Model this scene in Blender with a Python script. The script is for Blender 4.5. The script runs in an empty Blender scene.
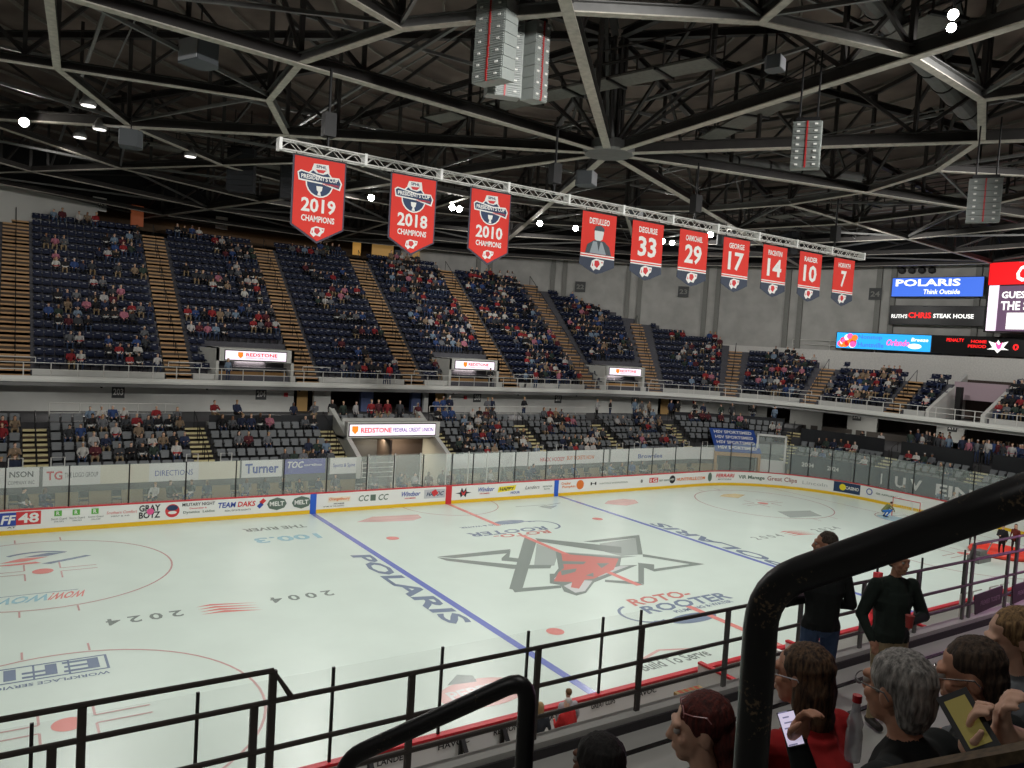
import bpy, bmesh, math, random
import numpy as np
from mathutils import Vector, Matrix, Euler
PI=math.pi
SC=bpy.context.scene
COL=SC.collection
rnd=random.Random(7)

# ------------------------------------------------------------------ materials
MATS={}
def mat(name,col,rough=.6,metal=0.,emis=None,estr=1.,noise=0.,nscale=8.,bump=0.,alpha=1.,attr=None,spec=.5,trans=0.,backcull=False):
    if name in MATS: return MATS[name]
    m=bpy.data.materials.new(name); m.use_nodes=True
    nt=m.node_tree; b=nt.nodes['Principled BSDF']
    c=tuple(x/255 for x in col) if max(col)>1 else col
    c=tuple((x/12.92 if x<=.04045 else ((x+.055)/1.055)**2.4) for x in c)+(1,)
    b.inputs['Base Color'].default_value=c
    b.inputs['Roughness'].default_value=rough
    b.inputs['Metallic'].default_value=metal
    b.inputs['Specular IOR Level'].default_value=spec
    if trans: b.inputs['Transmission Weight'].default_value=trans
    if alpha<1: b.inputs['Alpha'].default_value=alpha
    if emis:
        e=tuple(x/255 for x in emis); e=tuple((x/12.92 if x<=.04045 else ((x+.055)/1.055)**2.4) for x in e)+(1,)
        b.inputs['Emission Color'].default_value=e; b.inputs['Emission Strength'].default_value=estr
    if attr:
        a=nt.nodes.new('ShaderNodeAttribute'); a.attribute_name=attr
        nt.links.new(a.outputs['Color'],b.inputs['Base Color'])
    if noise or bump:
        tc=nt.nodes.new('ShaderNodeTexCoord'); n=nt.nodes.new('ShaderNodeTexNoise'); n.inputs['Scale'].default_value=nscale; n.inputs['Detail'].default_value=4
        nt.links.new(tc.outputs['Object'],n.inputs['Vector'])
        if noise:
            mx=nt.nodes.new('ShaderNodeMix'); mx.data_type='RGBA'; mx.blend_type='MULTIPLY'
            mx.inputs['Factor'].default_value=1
            r=nt.nodes.new('ShaderNodeMapRange'); r.inputs['From Min'].default_value=.3; r.inputs['From Max'].default_value=.7
            r.inputs['To Min'].default_value=1-noise; r.inputs['To Max'].default_value=1+noise*.3
            nt.links.new(n.outputs['Fac'],r.inputs['Value'])
            if attr: nt.links.new(a.outputs['Color'],mx.inputs['A'])
            else: mx.inputs['A'].default_value=c
            nt.links.new(r.outputs['Result'],mx.inputs['B'])
            nt.links.new(mx.outputs['Result'],b.inputs['Base Color'])
        if bump:
            bp=nt.nodes.new('ShaderNodeBump'); bp.inputs['Strength'].default_value=bump
            nt.links.new(n.outputs['Fac'],bp.inputs['Height']); nt.links.new(bp.outputs['Normal'],b.inputs['Normal'])
    MATS[name]=m
    return m

# ------------------------------------------------------------------ mesh collector
class MB:
    def __init__(s): s.v=[]; s.f=[]; s.m=[]
    def add(s,vs,fs,mi=0):
        o=len(s.v); s.v.extend([tuple(v) for v in vs]); s.f.extend([tuple(i+o for i in f) for f in fs]); s.m.extend([mi]*len(fs)); return s
    def box(s,c,d,mi=0,M=None):
        x,y,z=d[0]/2,d[1]/2,d[2]/2
        vs=[Vector((sx*x,sy*y,sz*z)) for sz in (-1,1) for sy in (-1,1) for sx in (-1,1)]
        if M is not None: vs=[M@v for v in vs]
        c=Vector(c); vs=[v+c for v in vs]
        return s.add(vs,[(0,2,3,1),(4,5,7,6),(0,1,5,4),(2,6,7,3),(0,4,6,2),(1,3,7,5)],mi)
    def mm(s,a,b,mi=0):
        return s.box([(a[i]+b[i])/2 for i in range(3)],[abs(b[i]-a[i]) for i in range(3)],mi)
    def beam(s,p,q,w,h,mi=0,up=(0,0,1)):
        p=Vector(p);q=Vector(q);d=q-p;L=d.length
        if L<1e-6: return s
        d.normalize(); u=Vector(up)
        if abs(d.dot(u))>.98: u=Vector((0,1,0))
        r=d.cross(u).normalized(); u=r.cross(d)
        M=Matrix((r,d,u)).transposed()
        return s.box((p+q)/2,(w,L,h),mi,M)
    def ibeam(s,p,q,w,h,t=.03,mi=0,mf=None):
        p=Vector(p);q=Vector(q); mf=mi if mf is None else mf
        up=Vector((0,0,1)); d=(q-p).normalized()
        r=d.cross(up).normalized(); u=r.cross(d)
        s.beam(p+u*(h/2),q+u*(h/2),w,t,mi); s.beam(p-u*(h/2),q-u*(h/2),w,t,mf); s.beam(p,q,t,h-t,mi); return s
    def tube(s,path,r,n=8,mi=0,cap=True):
        P=[Vector(p) for p in path]; k=len(P); rr=r if isinstance(r,(list,tuple)) else [r]*k
        ref=None; rings=[]
        for i in range(k):
            d=(P[min(i+1,k-1)]-P[max(i-1,0)]).normalized()
            if ref is None: ref=Vector((0,0,1)) if abs(d.z)<.9 else Vector((1,0,0))
            a=(ref-d*ref.dot(d)).normalized(); b=d.cross(a); ref=a
            rings.append([P[i]+(a*math.cos(2*PI*j/n)+b*math.sin(2*PI*j/n))*rr[i] for j in range(n)])
        vs=[v for R in rings for v in R]; fs=[]
        for i in range(k-1):
            for j in range(n): fs.append((i*n+j,i*n+(j+1)%n,(i+1)*n+(j+1)%n,(i+1)*n+j))
        if cap: fs.append(tuple(range(n-1,-1,-1))); fs.append(tuple((k-1)*n+j for j in range(n)))
        return s.add(vs,fs,mi)
    def lathe(s,c,prof,n=16,mi=0,M=None):
        vs=[];fs=[];c=Vector(c)
        for r,z in prof:
            for j in range(n):
                v=Vector((r*math.cos(2*PI*j/n),r*math.sin(2*PI*j/n),z))
                vs.append((M@v if M is not None else v)+c)
        for i in range(len(prof)-1):
            for j in range(n): fs.append((i*n+j,i*n+(j+1)%n,(i+1)*n+(j+1)%n,(i+1)*n+j))
        fs.append(tuple(range(n-1,-1,-1))); fs.append(tuple((len(prof)-1)*n+j for j in range(n)))
        return s.add(vs,fs,mi)
    def sphere(s,c,r,n=10,mi=0,M=None):
        rr=r if isinstance(r,(tuple,list)) else (r,r,r); c=Vector(c); vs=[];fs=[];k=max(4,n//2+1)
        for i in range(1,k):
            a=PI*i/k
            for j in range(n):
                b=2*PI*j/n; v=Vector((rr[0]*math.sin(a)*math.cos(b),rr[1]*math.sin(a)*math.sin(b),rr[2]*math.cos(a)))
                vs.append((M@v if M is not None else v)+c)
        t=Vector((0,0,rr[2])); t=(M@t if M is not None else t)
        vs.append(c+t); vs.append(c-t); T=len(vs)-2
        for i in range(k-2):
            for j in range(n): fs.append((i*n+j,(i+1)*n+j,(i+1)*n+(j+1)%n,i*n+(j+1)%n))
        for j in range(n): fs.append((T,j,(j+1)%n)); fs.append((T+1,(k-2)*n+(j+1)%n,(k-2)*n+j))
        return s.add(vs,fs,mi)
    def poly(s,pts,t=None,mi=0):
        """a polygon (list of 3D points), optional thickness vector"""
        n=len(pts); pts=[Vector(p) for p in pts]
        if t is None: return s.add(pts,[tuple(range(n))],mi)
        t=Vector(t); vs=pts+[p+t for p in pts]
        return s.add(vs,[tuple(range(n-1,-1,-1)),tuple(range(n,2*n))]+[(i,(i+1)%n,n+(i+1)%n,n+i) for i in range(n)],mi)
    def mesh(s,name,mats,off=(0,0,0),smooth=False):
        me=bpy.data.meshes.new(name); ox,oy,oz=off
        me.from_pydata([(v[0]-ox,v[1]-oy,v[2]-oz) for v in s.v],[],s.f)
        for m in (mats if isinstance(mats,(list,tuple)) else [mats]): me.materials.append(m)
        if len(me.materials)>1: me.polygons.foreach_set('material_index',s.m)
        if smooth: me.polygons.foreach_set('use_smooth',[True]*len(s.f))
        me.update(); return me
def link(name,me,parent=None):
    o=bpy.data.objects.new(name,me); COL.objects.link(o)
    if parent is not None: o.parent=parent
    return o
def wloc(o):
    l=Vector((0,0,0))
    while o is not None: l=l+o.location; o=o.parent
    return l
def part(name,mb,mats,parent,label=None,smooth=False,local=False):
    """a mesh part given in world coordinates under an unrotated parent (or local=True)"""
    off=(0,0,0) if local else wloc(parent)
    o=link(name,mb.mesh(name,mats,off,smooth),parent)
    if label: o['label']=label
    return o
def tag(o,label,cat,group=None,kind=None):
    o['label']=label; o['category']=cat
    if group: o['group']=group
    if kind: o['kind']=kind
    return o
def thing(name,label,cat,loc=(0,0,0),rz=0,group=None,kind=None):
    o=bpy.data.objects.new(name,None); COL.objects.link(o); o.location=loc; o.rotation_euler=(0,0,rz); o.empty_display_size=.1
    return tag(o,label,cat,group,kind)
def solo(name,mb,mats,label,cat,group=None,kind=None,loc=None,smooth=False):
    """a top-level thing that is one mesh; origin at loc"""
    loc=loc or (0,0,0)
    o=link(name,mb.mesh(name,mats,loc,smooth)); o.location=loc
    return tag(o,label,cat,group,kind)
def struct(name,mb,mats,parent=None,smooth=False):
    o=link(name,mb.mesh(name,mats,(0,0,0) if parent is None else wloc(parent),smooth),parent)
    if parent is None: o['kind']='structure'
    return o

# ------------------------------------------------------------------ lettering
_tc={}
def glyphs(txt,bold=.0,spacing=1.0):
    bold=min(bold,.028); k=(txt,bold,spacing)
    if k in _tc: return _tc[k]
    cu=bpy.data.curves.new('t','FONT'); cu.body=txt; cu.size=1; cu.offset=bold; cu.space_character=spacing; cu.resolution_u=2
    ob=bpy.data.objects.new('t',cu); me=bpy.data.meshes.new_from_object(ob)
    vs=np.array([v.co[:2] for v in me.vertices]); fs=[tuple(p.vertices) for p in me.polygons]
    bpy.data.objects.remove(ob); bpy.data.curves.remove(cu); bpy.data.meshes.remove(me)
    mn=vs.min(0); mx=vs.max(0); vs=(vs-mn)/(mx-mn)
    _tc[k]=(vs,fs); return _tc[k]
def lettering(mb,txt,fn,w,h,mi=0,bold=.02,slant=0.,spacing=1.0):
    vs,fs=glyphs(txt,bold,spacing)
    mb.add([fn(x*w+slant*y*h,y*h) for x,y in vs],fs,mi); return mb
def planefn(O,R,U):
    O=Vector(O);R=Vector(R).normalized();U=Vector(U).normalized()
    return lambda x,y: O+R*x+U*y

# ------------------------------------------------------------------ plan curves (rounded rectangle, running along the far side and round the end)
class Curve:
    def __init__(s,B,A,cx,cy,r,x0=-34): s.B,s.A,s.cx,s.cy,s.r,s.x0=B,A,cx,cy,r,x0; s.S1=cx-x0; s.S2=s.S1+r*PI/2
    def th(s,t): return 0. if t<=s.S1 else (PI/2 if t>=s.S2 else (t-s.S1)/s.r)
    def P(s,t,off=0.,z=None):
        if t<=s.S1: x,y=s.x0+t,s.B+off
        elif t<s.S2:
            a=(t-s.S1)/s.r; x,y=s.cx+(s.r+off)*math.sin(a),s.cy+(s.r+off)*math.cos(a)
        else: x,y=s.A+off,s.cy-(t-s.S2)
        return (x,y) if z is None else (x,y,z)
    def samples(s,a,b,step=1.0):
        out=[a]; 
        for k in (s.S1,s.S2):
            if a<k<b: out.append(k)
        out.append(b); res=[]
        for i in range(len(out)-1):
            u,v=out[i],out[i+1]; mid=(u+v)/2
            n=max(1,int(math.ceil((v-u)/(step if s.S1<mid<s.S2 else 6.0))))
            res+= [u+(v-u)*k/n for k in range(n)]
        return res+[b]
    def sweep(s,mb,a,b,prof,mi=0,step=1.0):
        """prof: closed section [(off,z)...]"""
        ss=s.samples(a,b,step); n=len(prof); vs=[];fs=[]
        for t in ss:
            for o,z in prof: vs.append(s.P(t,o,z))
        for i in range(len(ss)-1):
            for j in range(n): fs.append((i*n+j,(i+1)*n+j,(i+1)*n+(j+1)%n,i*n+(j+1)%n))
        fs.append(tuple(range(n))); fs.append(tuple((len(ss)-1)*n+j for j in range(n-1,-1,-1)))
        mb.add(vs,fs,mi); return mb
    def rect(s,mb,a,b,o0,o1,z0,z1,mi=0,step=1.0): return s.sweep(mb,a,b,[(o0,z0),(o1,z0),(o1,z1),(o0,z1)],mi,step)
RINK=Curve(12.95,30.48,21.95,4.42,8.53)
LOW=Curve(17.2,32.6,23.6,8.2,9.0)
BAL=Curve(26.0,36.0,22.0,12.0,14.0)
UP=Curve(28.2,38.2,22.0,12.0,16.2)
BACK=Curve(28.2,43.6,23.6,8.2,20.0)

# ------------------------------------------------------------------ palette
ICE=mat('ice',(204,218,208),.3,noise=.05,nscale=.5,spec=.35)
CONC=mat('concrete',(150,150,146),.85,noise=.18,nscale=1.2)
CONC2=mat('painted_concrete',(205,206,200),.7,noise=.06,nscale=1.5)
CONCD=mat('wall_concrete',(186,185,180),.9,noise=.2,nscale=.7,bump=.1)
FASC=mat('white_fascia',(225,226,220),.6)
WHITE=mat('white_plastic',(235,236,232),.35)
YEL=mat('yellow_kick',(235,190,20),.4)
REDP=mat('red_plastic',(200,40,50),.4)
BLUEP=mat('blue_plastic',(40,95,200),.4)
BLACK=mat('black',(14,14,15),.5)
DARK=mat('dark_steel',(60,57,55),.6,.2,noise=.2,nscale=2)
STEEL=mat('grey_steel',(120,120,118),.5,.3,noise=.15,nscale=3)
RAILG=mat('galvanised_rail',(214,213,207),.45,0)
GALV=mat('light_galvanised_flange',(186,180,168),.55,.1,noise=.25,nscale=5)
NAVY=mat('navy_seat',(17,27,54),.6,spec=.25)
NAVYB=mat('navy_banner',(42,50,66),.7)
GREYSEAT=mat('grey_seat',(112,116,118),.55)
TAN=mat('tan_nosing',(190,150,106),.7)
TREAD=mat('stair_tread',(84,72,60),.85)
YNOSE=mat('pale_yellow_nosing',(226,214,160),.7)
GLASS2=mat('thin_clear_glass',(225,238,232),.03,alpha=.05,spec=.3)
GLASS=mat('clear_glass',(225,238,232),.03,alpha=.14,spec=.5)
WOOD=mat('tan_wood',(196,150,92),.6,noise=.15,nscale=3)
REDB=mat('red_banner',(222,50,38),.7,noise=.04,nscale=2)
INKW=mat('white_ink',(235,235,230),.6)
INKN=mat('navy_ink',(32,56,92),.6)
INKR=mat('red_ink',(208,52,56),.6)
INKB=mat('blue_ink',(44,70,160),.6)
INKK=mat('black_ink',(36,36,40),.6)
INKG=mat('green_ink',(96,176,72),.6)
INKO=mat('orange_ink',(226,120,44),.6)
INKY=mat('yellow_ink',(238,220,40),.6)
INKS=mat('slate_ink',(92,110,98),.6)
# paint under the ice: the same pigments seen through the frozen surface
PICE=dict(blue=mat('ice_paint_blue',(112,124,188),.24),red=mat('ice_paint_red',(216,138,130),.24),pink=mat('ice_paint_pink',(212,172,166),.24),
 grey=mat('ice_paint_grey',(134,144,138),.24),mid=mat('ice_paint_midgrey',(166,176,170),.24),lite=mat('ice_paint_lightgrey',(204,208,206),.2),navy=mat('ice_paint_navy',(122,136,156),.24),
 sky=mat('ice_paint_sky',(158,196,206),.24),gold=mat('ice_paint_gold',(214,196,140),.2),line=mat('ice_paint_thin_red',(198,162,158),.24),dred=mat('ice_paint_deep_red',(200,128,120),.24))
IP,SP,CP,FP,NP,EXPO=1900.,1100.,55.,4200.,500.,0.55
# ================================================================== RINK
def ringpts(c,off=0.,step=.6):
    """closed outline of the rink (all four sides)"""
    q=[];A,B,r=30.48+off,12.95+off,8.53+off
    for (cx,cy,a0) in ((21.95,4.42,0),(21.95,-4.42,90),(-21.95,-4.42,180),(-21.95,4.42,270)):
        for k in range(41):
            a=math.radians(a0+90*k/40); q.append((cx+r*math.sin(a),cy+r*math.cos(a)))
    return q
ice=MB(); rp=ringpts(0,.05); ice.poly([(x,y,-.03) for x,y in rp],(0,0,.03))
floor=struct('floor',ice,ICE); floor['label']='white ice sheet of the hockey rink with painted lines'
def decal(name,polys,m,z=.004,label=None):
    mb=MB()
    for i,p in enumerate(polys): mb.poly([(x,y,z+.00008*i) for x,y in p])
    return part(name,mb,m,floor,label)
def stroke(x0,y0,x1,y1,w):
    d=Vector((x1-x0,y1-y0)).normalized(); n=Vector((-d.y,d.x))*w/2
    return [(x0+n.x,y0+n.y),(x1+n.x,y1+n.y),(x1-n.x,y1-n.y),(x0-n.x,y0-n.y)]
def arc(cx,cy,r,w,a0=0,a1=360,n=64):
    out=[]
    for k in range(n):
        a=math.radians(a0+(a1-a0)*k/n);b=math.radians(a0+(a1-a0)*(k+1)/n)
        out.append([(cx+(r-w/2)*math.cos(a),cy+(r-w/2)*math.sin(a)),(cx+(r+w/2)*math.cos(a),cy+(r+w/2)*math.sin(a)),(cx+(r+w/2)*math.cos(b),cy+(r+w/2)*math.sin(b)),(cx+(r-w/2)*math.cos(b),cy+(r-w/2)*math.sin(b))])
    return out
def disc(cx,cy,rx,ry=None,n=24): ry=ry or rx; return [[(cx+rx*math.cos(2*PI*k/n),cy+ry*math.sin(2*PI*k/n)) for k in range(n)]]
decal('blue_line',[stroke(-8.38,-12.9,-8.38,12.9,.3)],PICE['blue'])
decal('blue_line',[stroke(8.38,-12.9,8.38,12.9,.3)],PICE['blue'])
decal('center_line',[stroke(0,-12.9,0,-6.7,.3),stroke(0,-3.9,0,4.9,.3),stroke(0,7.2,0,12.9,.3)],PICE['red'],.007)
for x in (-27.1,27.1): decal('goal_line',[stroke(x,-11.2,x,11.2,.06)],PICE['line'])
for x in (-6.5,6.5):
    for y in (-6.7,6.7): decal('faceoff_dot',disc(x,y,.32),PICE['red'],.006)
for x in (-21.2,21.2):
    for y in (-6.7,6.7):
        decal('faceoff_dot',disc(x,y,.36),PICE['red'],.006)
        ps=arc(x,y,4.57,.07)
        for sx in (-1,1):
            for sy in (-1,1):
                ps.append(stroke(x+sx*.6,y+sy*.22,x+sx*1.85,y+sy*.22,.06)); ps.append(stroke(x+sx*.6,y+sy*.22,x+sx*.6,y+sy*1.1,.06))
            for sy in (-1,1): ps.append(stroke(x+sx*.85,y+sy*4.57,x+sx*.85,y+sy*5.15,.06))
        decal('faceoff_circle',ps,PICE['line'],.005)
decal('referee_crease',arc(0,12.9,3.0,.06,180,360),PICE['line'])
decal('goal_crease',arc(27.1,0,1.8,.06,90,270),PICE['line']); decal('goal_crease_fill',[[(27.1,1.2)]+[(27.1+1.75*math.cos(math.radians(a)),1.75*math.sin(math.radians(a))) for a in range(130,231,10)]+[(27.1,-1.2)]],PICE['sky'],.003)
STAR={'band':[(-.15,4.53),(.08,3.76),(-5.15,-2.62),(-5.43,-2.14)],'armtop':[(-6,3.02),(-2.05,2.92),(-2.57,2.35),(-5.35,2.53)],
'notch':[(-2.1,2.83),(-3.31,1.75),(-3.53,1.41),(-2.87,.87),(-2.48,1.33),(-2.9,1.73)],
'armlow':[(-6.04,2.94),(-5.89,2.32),(-3.79,.15),(-2.12,-.42),(-1.75,-.02),(-3.23,.55),(-5.41,2.41)],
'bot':[(-5.32,-2.18),(-3.14,-2.59),(-3.36,-2.88),(-5.47,-2.6)],'top':[(.33,4.24),(3.55,1.26),(2.74,.34),(2.31,.66),(.81,2.66),(.09,3.65)],
'upr':[(2.34,2.83),(6.23,2.86),(3.6,-.24),(3.36,-.15),(5.53,2.38),(2.79,2.49)],'armR':[(3.67,-.17),(5.33,-2.65),(2.09,-2.62),(2.4,-2.3),(4.62,-2.37),(3.54,-.73),(3.32,-.55)],
'notchR':[(2.35,-1.25),(2.91,-1.76),(2.09,-2.62),(2.09,-2.08),(1.94,-1.79)],'vert':[(2.21,-1.44),(2.47,-1.54),(.26,-3.91),(.3,-3.52)],'lowr':[(.2,-3.96),(-1.09,-2.95),(-.88,-2.71),(.33,-3.53)],
'head':[(-.23,1.72),(2.23,-.23),(1.22,-1.28),(2.09,-1.53),(-1.59,-2.83),(-2.8,-3.79),(-3.38,-3.91),(-3.54,-3.3),(-3.16,-2.58),(-3.44,-2.19),(-2.64,-1.09),(-2.44,-1.16),(-1.77,-.56)]}
decal('star_logo_shade',[[(-.23,3.32),(-.1,1.67),(-1.69,-.14),(-2.7,.03)],[(.03,1.62),(2.4,-.04),(3.19,-.34),(2.17,-.31),(-.27,1.23)],[(2.88,2.18),(5.53,2.38),(3.36,-.15),(2.4,-.04),(2.11,.84)]],PICE['mid'],.003)
decal('star_logo',list(STAR.values()),PICE['grey'],.005,'grey jagged star outline at centre ice')
decal('wolf_head_white',[[(-3.1,-2.7),(-2.0,-2.3),(-1.5,-2.62),(-2.7,-3.6),(-3.2,-3.6)],[(-.6,-1.6),(1.2,-1.35),(1.6,-1.5),(-.9,-2.3)],[(-2.9,-1.75),(-2.2,-1.2),(-1.9,-1.5),(-2.9,-2.2)]],PICE['lite'],.0065)
decal('wolf_head_logo',[[(-.18,1.34),(1.94,-.37),(.5,-1.68),(-1.24,-2.4),(-1.72,-2.37),(-2.73,-3.26),(-2.94,-2.98),(-2.43,-2.41),(-3.13,-2.04),(-2.15,-1.07),(-1.53,-.65)]],PICE['dred'],.008,'red wolf head at centre ice')
decal('wolf_head_detail',[[(-.9,.3),(.1,-.2),(-.3,-.5),(-1.2,-.1)],[(-1.9,-.9),(-1.0,-.9),(-1.4,-1.3),(-2.3,-1.5)],[(.4,-.6),(1.0,-.8),(.1,-1.3)],[(-1.3,-1.9),(-.7,-1.7),(-1.1,-2.2)]],PICE['grey'],.010)
def icetext(t,O,R,U,w,h,m,bold=.03,slant=0,z=.006,name='ice_lettering',sp=1.):
    mb=MB(); lettering(mb,t,planefn((O[0],O[1],z),(R[0],R[1],0),(U[0],U[1],0)),w,h,0,bold,slant,sp); return part(name,mb,m,floor)
icetext('POLARIS',(-9.55,4.6),(0,-1),(1,0),9.2,.9,PICE['navy'],.05,.25)
icetext('POLARIS',(9.55,-4.6),(0,1),(-1,0),9.2,.9,PICE['navy'],.05,.25)
icetext('ROTO-',(-2.0,-5.85),(1,0),(0,1),3.2,.75,PICE['dred'],.08,.2)
icetext('ROOTER',(-2.1,-6.75),(1,0),(0,1),4.7,.78,PICE['navy'],.08,.2)
icetext('PLUMBING & WATER',(-1.0,-7.1),(1,0),(0,1),3.2,.26,PICE['navy'],.03)
icetext('ROTO-',(2.0,5.5),(-1,0),(0,-1),3.5,.62,PICE['dred'],.08,.2)
icetext('ROOTER',(2.3,6.3),(-1,0),(0,-1),4.9,.75,PICE['navy'],.08,.2)
icetext('PLUMBING & WATER',(1.3,7.55),(-1,0),(0,-1),3.6,.26,PICE['navy'],.03)
decal('pipe_swirl',[p for p in arc(-2.3,-6.6,.9,.12,100,290,24)]+disc(-.8,-7.75,1.15,.42)+[stroke(-2.5,-7.45,-.8,-7.9,.16)],PICE['navy'],.005)
decal('pipe_swirl',[p for p in arc(2.4,6.5,.95,.12,-80,110,24)]+disc(1.0,7.7,1.0,.4)+[stroke(2.5,7.4,.9,7.9,.16)],PICE['navy'],.005)
icetext('2004',(-12.0,.42),(-1,0),(0,-1),2.35,.62,PICE['grey'],.02,0,.006,'ice_lettering',1.5)
icetext('2024',(-17.35,.35),(-1,0),(0,-1),2.35,.62,PICE['grey'],.02,0,.006,'ice_lettering',1.5)
icetext('2004',(12.0,-.35),(1,0),(0,1),2.35,.62,PICE['mid'],.02,0,.006,'ice_lettering',1.5)
icetext('2024',(17.35,-.35),(1,0),(0,1),2.35,.62,PICE['mid'],.02,0,.006,'ice_lettering',1.5)
for k,sg in ((-15.85,1),(15.85,-1)):
    decal('claw_marks',[[(k-1.0,.42-.27*j),(k-.5+.1*j,.55-.27*j),(k+1.0,.1-.27*j),(k-.4,.38-.27*j)] for j in range(4)] ,PICE['red'],.006)
icetext('100.3',(-9.6,8.85),(-1,0),(0,1) if False else (0,-1),3.1,.95,PICE['sky'],.06,0)
bpy.data.objects[-1] if False else None
icetext('THE RIVER',(-9.6,10.75),(-1,0),(0,-1),3.1,.6,PICE['grey'],.05)
icetext('EFI',(-20.2,-2.75),(-1,0),(0,-1),2.3,.75,PICE['navy'],.02)
decal('logo_box',[stroke(-22.7,-2.65,-20.0,-2.65,.07),stroke(-22.7,-3.65,-20.0,-3.65,.07),stroke(-20.0,-2.62,-20.0,-3.68,.07),stroke(-20.95,-2.65,-20.95,-3.65,.05),stroke(-21.8,-2.65,-21.8,-3.65,.05)],PICE['navy'],.005)
icetext('WORKPLACE SERVICES',(-20.0,-3.85),(-1,0),(0,-1),3.0,.2,PICE['navy'],.02)
icetext('WOW!',(-19.9,3.8),(-1,0),(0,-1),1.1,.75,PICE['red'],.05,.3); icetext('WOW!',(-21.0,3.8),(-1,0),(0,-1),1.9,.75,PICE['sky'],.05,.3)
decal('thin_rule',[stroke(-23,3.95,-20.2,3.95,.05)],PICE['navy'])
decal('circle_logo_text',arc(-21.3,8.0,1.6,.18,50,130,12),PICE['navy'],.005); 
decal('swoosh_logo',[[(-22.6,8.3),(-21.9,8.8),(-20.9,8.75),(-21.8,8.3)],[(-22.9,8.0),(-21.4,8.15),(-21.2,7.9),(-22.3,7.85)]],PICE['red'],.006)
decal('swoosh_logo',[[(-21.8,8.95),(-20.9,9.35),(-20.3,9.2),(-21.0,8.85)],[(-21.2,7.8),(-19.6,8.5),(-19.4,8.35),(-20.9,7.65)]],PICE['navy'],.006)
decal('banner_logo',[[(-6.9,10.35),(-5.6,11.25),(-3.0,10.95),(-3.15,10.2),(-3.9,9.75),(-5.6,10.0)]],PICE['pink'],.005); decal('banner_logo_rule',[stroke(-6.6,10.4,-3.2,10.25,.12),stroke(-5.6,11.1,-3.1,10.8,.1)],PICE['line'],.006)
decal('lozenge_logo',[[(9.8,10.0),(10.7,10.7),(12.2,10.9),(12.8,10.4),(12.3,9.5),(10.9,9.1)]],PICE['pink'],.005); decal('lozenge_rule',[stroke(10.2,10.0,12.4,10.2,.14)],PICE['line'],.006)
decal('arrow_logo',[stroke(3.6,11.0,5.8,10.9,.08),stroke(5.2,10.6,7.1,11.1,.1),[(5.0,10.6),(6.4,10.5),(5.4,9.8)]],PICE['mid'],.006)
decal('gold_logo',[[(20.0,9.5),(20.9,9.95),(22.1,9.9),(22.5,9.3),(21.6,8.9),(20.9,8.6)]],PICE['gold'],.005)
decal('grey_box_logo',[[(19.9,4.5),(22.5,3.9),(21.8,2.5),(19.1,2.9)]],PICE['mid'],.005)
decal('red_oval_logo',disc(-11.2,-9.6,1.35,.85),PICE['pink'],.005); icetext('PEPPER',(-12.2,-9.7),(1,0),(0,1),2.0,.5,PICE['lite'],.05); decal('oval_leaf',[[(-11.9,-8.8),(-11.3,-8.3),(-10.9,-8.55),(-11.0,-8.95)]],PICE['grey'],.006)
icetext('Build To Serve',(-5.9,-10.6),(1,0),(0,1),3.0,.55,PICE['grey'],.02); decal('angle_logo',[stroke(-5.5,-9.9,-4.3,-9.5,.12),stroke(-4.3,-9.5,-3.0,-9.95,.12),stroke(-5.5,-9.9,-3.0,-9.95,.1)],PICE['pink'],.005)

# ------------------------------------------------------------------ boards: one continuous fence with cap, kick plate, adverts
LEN=2*RINK.S2
boards=thing('rink_boards','white rink boards with yellow kick plate and advertisements running round the ice','rink boards',(0,12.95,0))
def closed_sweep(mb,o0,o1,z0,z1,mi=0):
    a=ringpts(0,o0);b=ringpts(0,o1);n=len(a);vs=[];fs=[]
    for i in range(n): vs+=[(a[i][0],a[i][1],z0),(b[i][0],b[i][1],z0),(b[i][0],b[i][1],z1),(a[i][0],a[i][1],z1)]
    for i in range(n):
        k=(i+1)%n
        for j in range(4): fs.append((4*i+j,4*k+j,4*k+(j+1)%4,4*i+(j+1)%4))
    mb.add(vs,fs,mi); return mb
part('board_panel',closed_sweep(MB(),0,.08,.2,1.07),WHITE,boards)
part('kick_plate',closed_sweep(MB(),-.02,.08,0,.2),YEL,boards)
part('dasher_cap',closed_sweep(MB(),-.015,.16,1.07,1.13),REDP,boards,'thin red cap rail')
def boardfn(s0,z0,off=-.012): return lambda x,y: RINK.P(s0+x,off,z0+y)
def bpatch(name,s0,s1,z0,z1,m,off=-.008,lab=None):
    mb=MB(); RINK.rect(mb,s0,s1,off,0.,z0,z1,0,.4); return part(name,mb,m,boards,lab)
for s in (25.62,42.1): bpatch('line_mark',s-.17,s+.17,0,1.08,BLUEP,-.03,'blue line mark on the boards')
bpatch('line_mark',34.0-.2,34.0+.2,0,1.12,REDP,-.03,'red centre line mark on the boards')
def ad(t,s0,s1,z0,z1,m,bold=.02,slant=0.):
    mb=MB(); lettering(mb,t,boardfn(s0,z0),s1-s0,z1-z0,0,bold,slant); return part('ad_lettering',mb,m,boards)
def adpoly(pts,m,off=-.009,name='ad_logo'):
    mb=MB(); mb.poly([RINK.P(s,off,z) for s,z in pts]); return part(name,mb,m,boards)
def addisc(s,z,r,m,off=-.009,rz=None):
    rz=rz or r; return adpoly([(s+r*math.cos(2*PI*k/20),z+rz*math.sin(2*PI*k/20)) for k in range(20)],m,off)
bpatch('ad_panel',11.2,12.0,.42,1.0,INKB,-.075); _m=MB(); lettering(_m,'FF',boardfn(11.42,.5,-.085),.5,.4,0,.028,.2); part('ad_lettering',_m,INKW,boards)
bpatch('ad_panel',12.0,12.95,.42,1.02,INKR); ad('48',12.08,12.88,.5,.95,INKW,.08)
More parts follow.
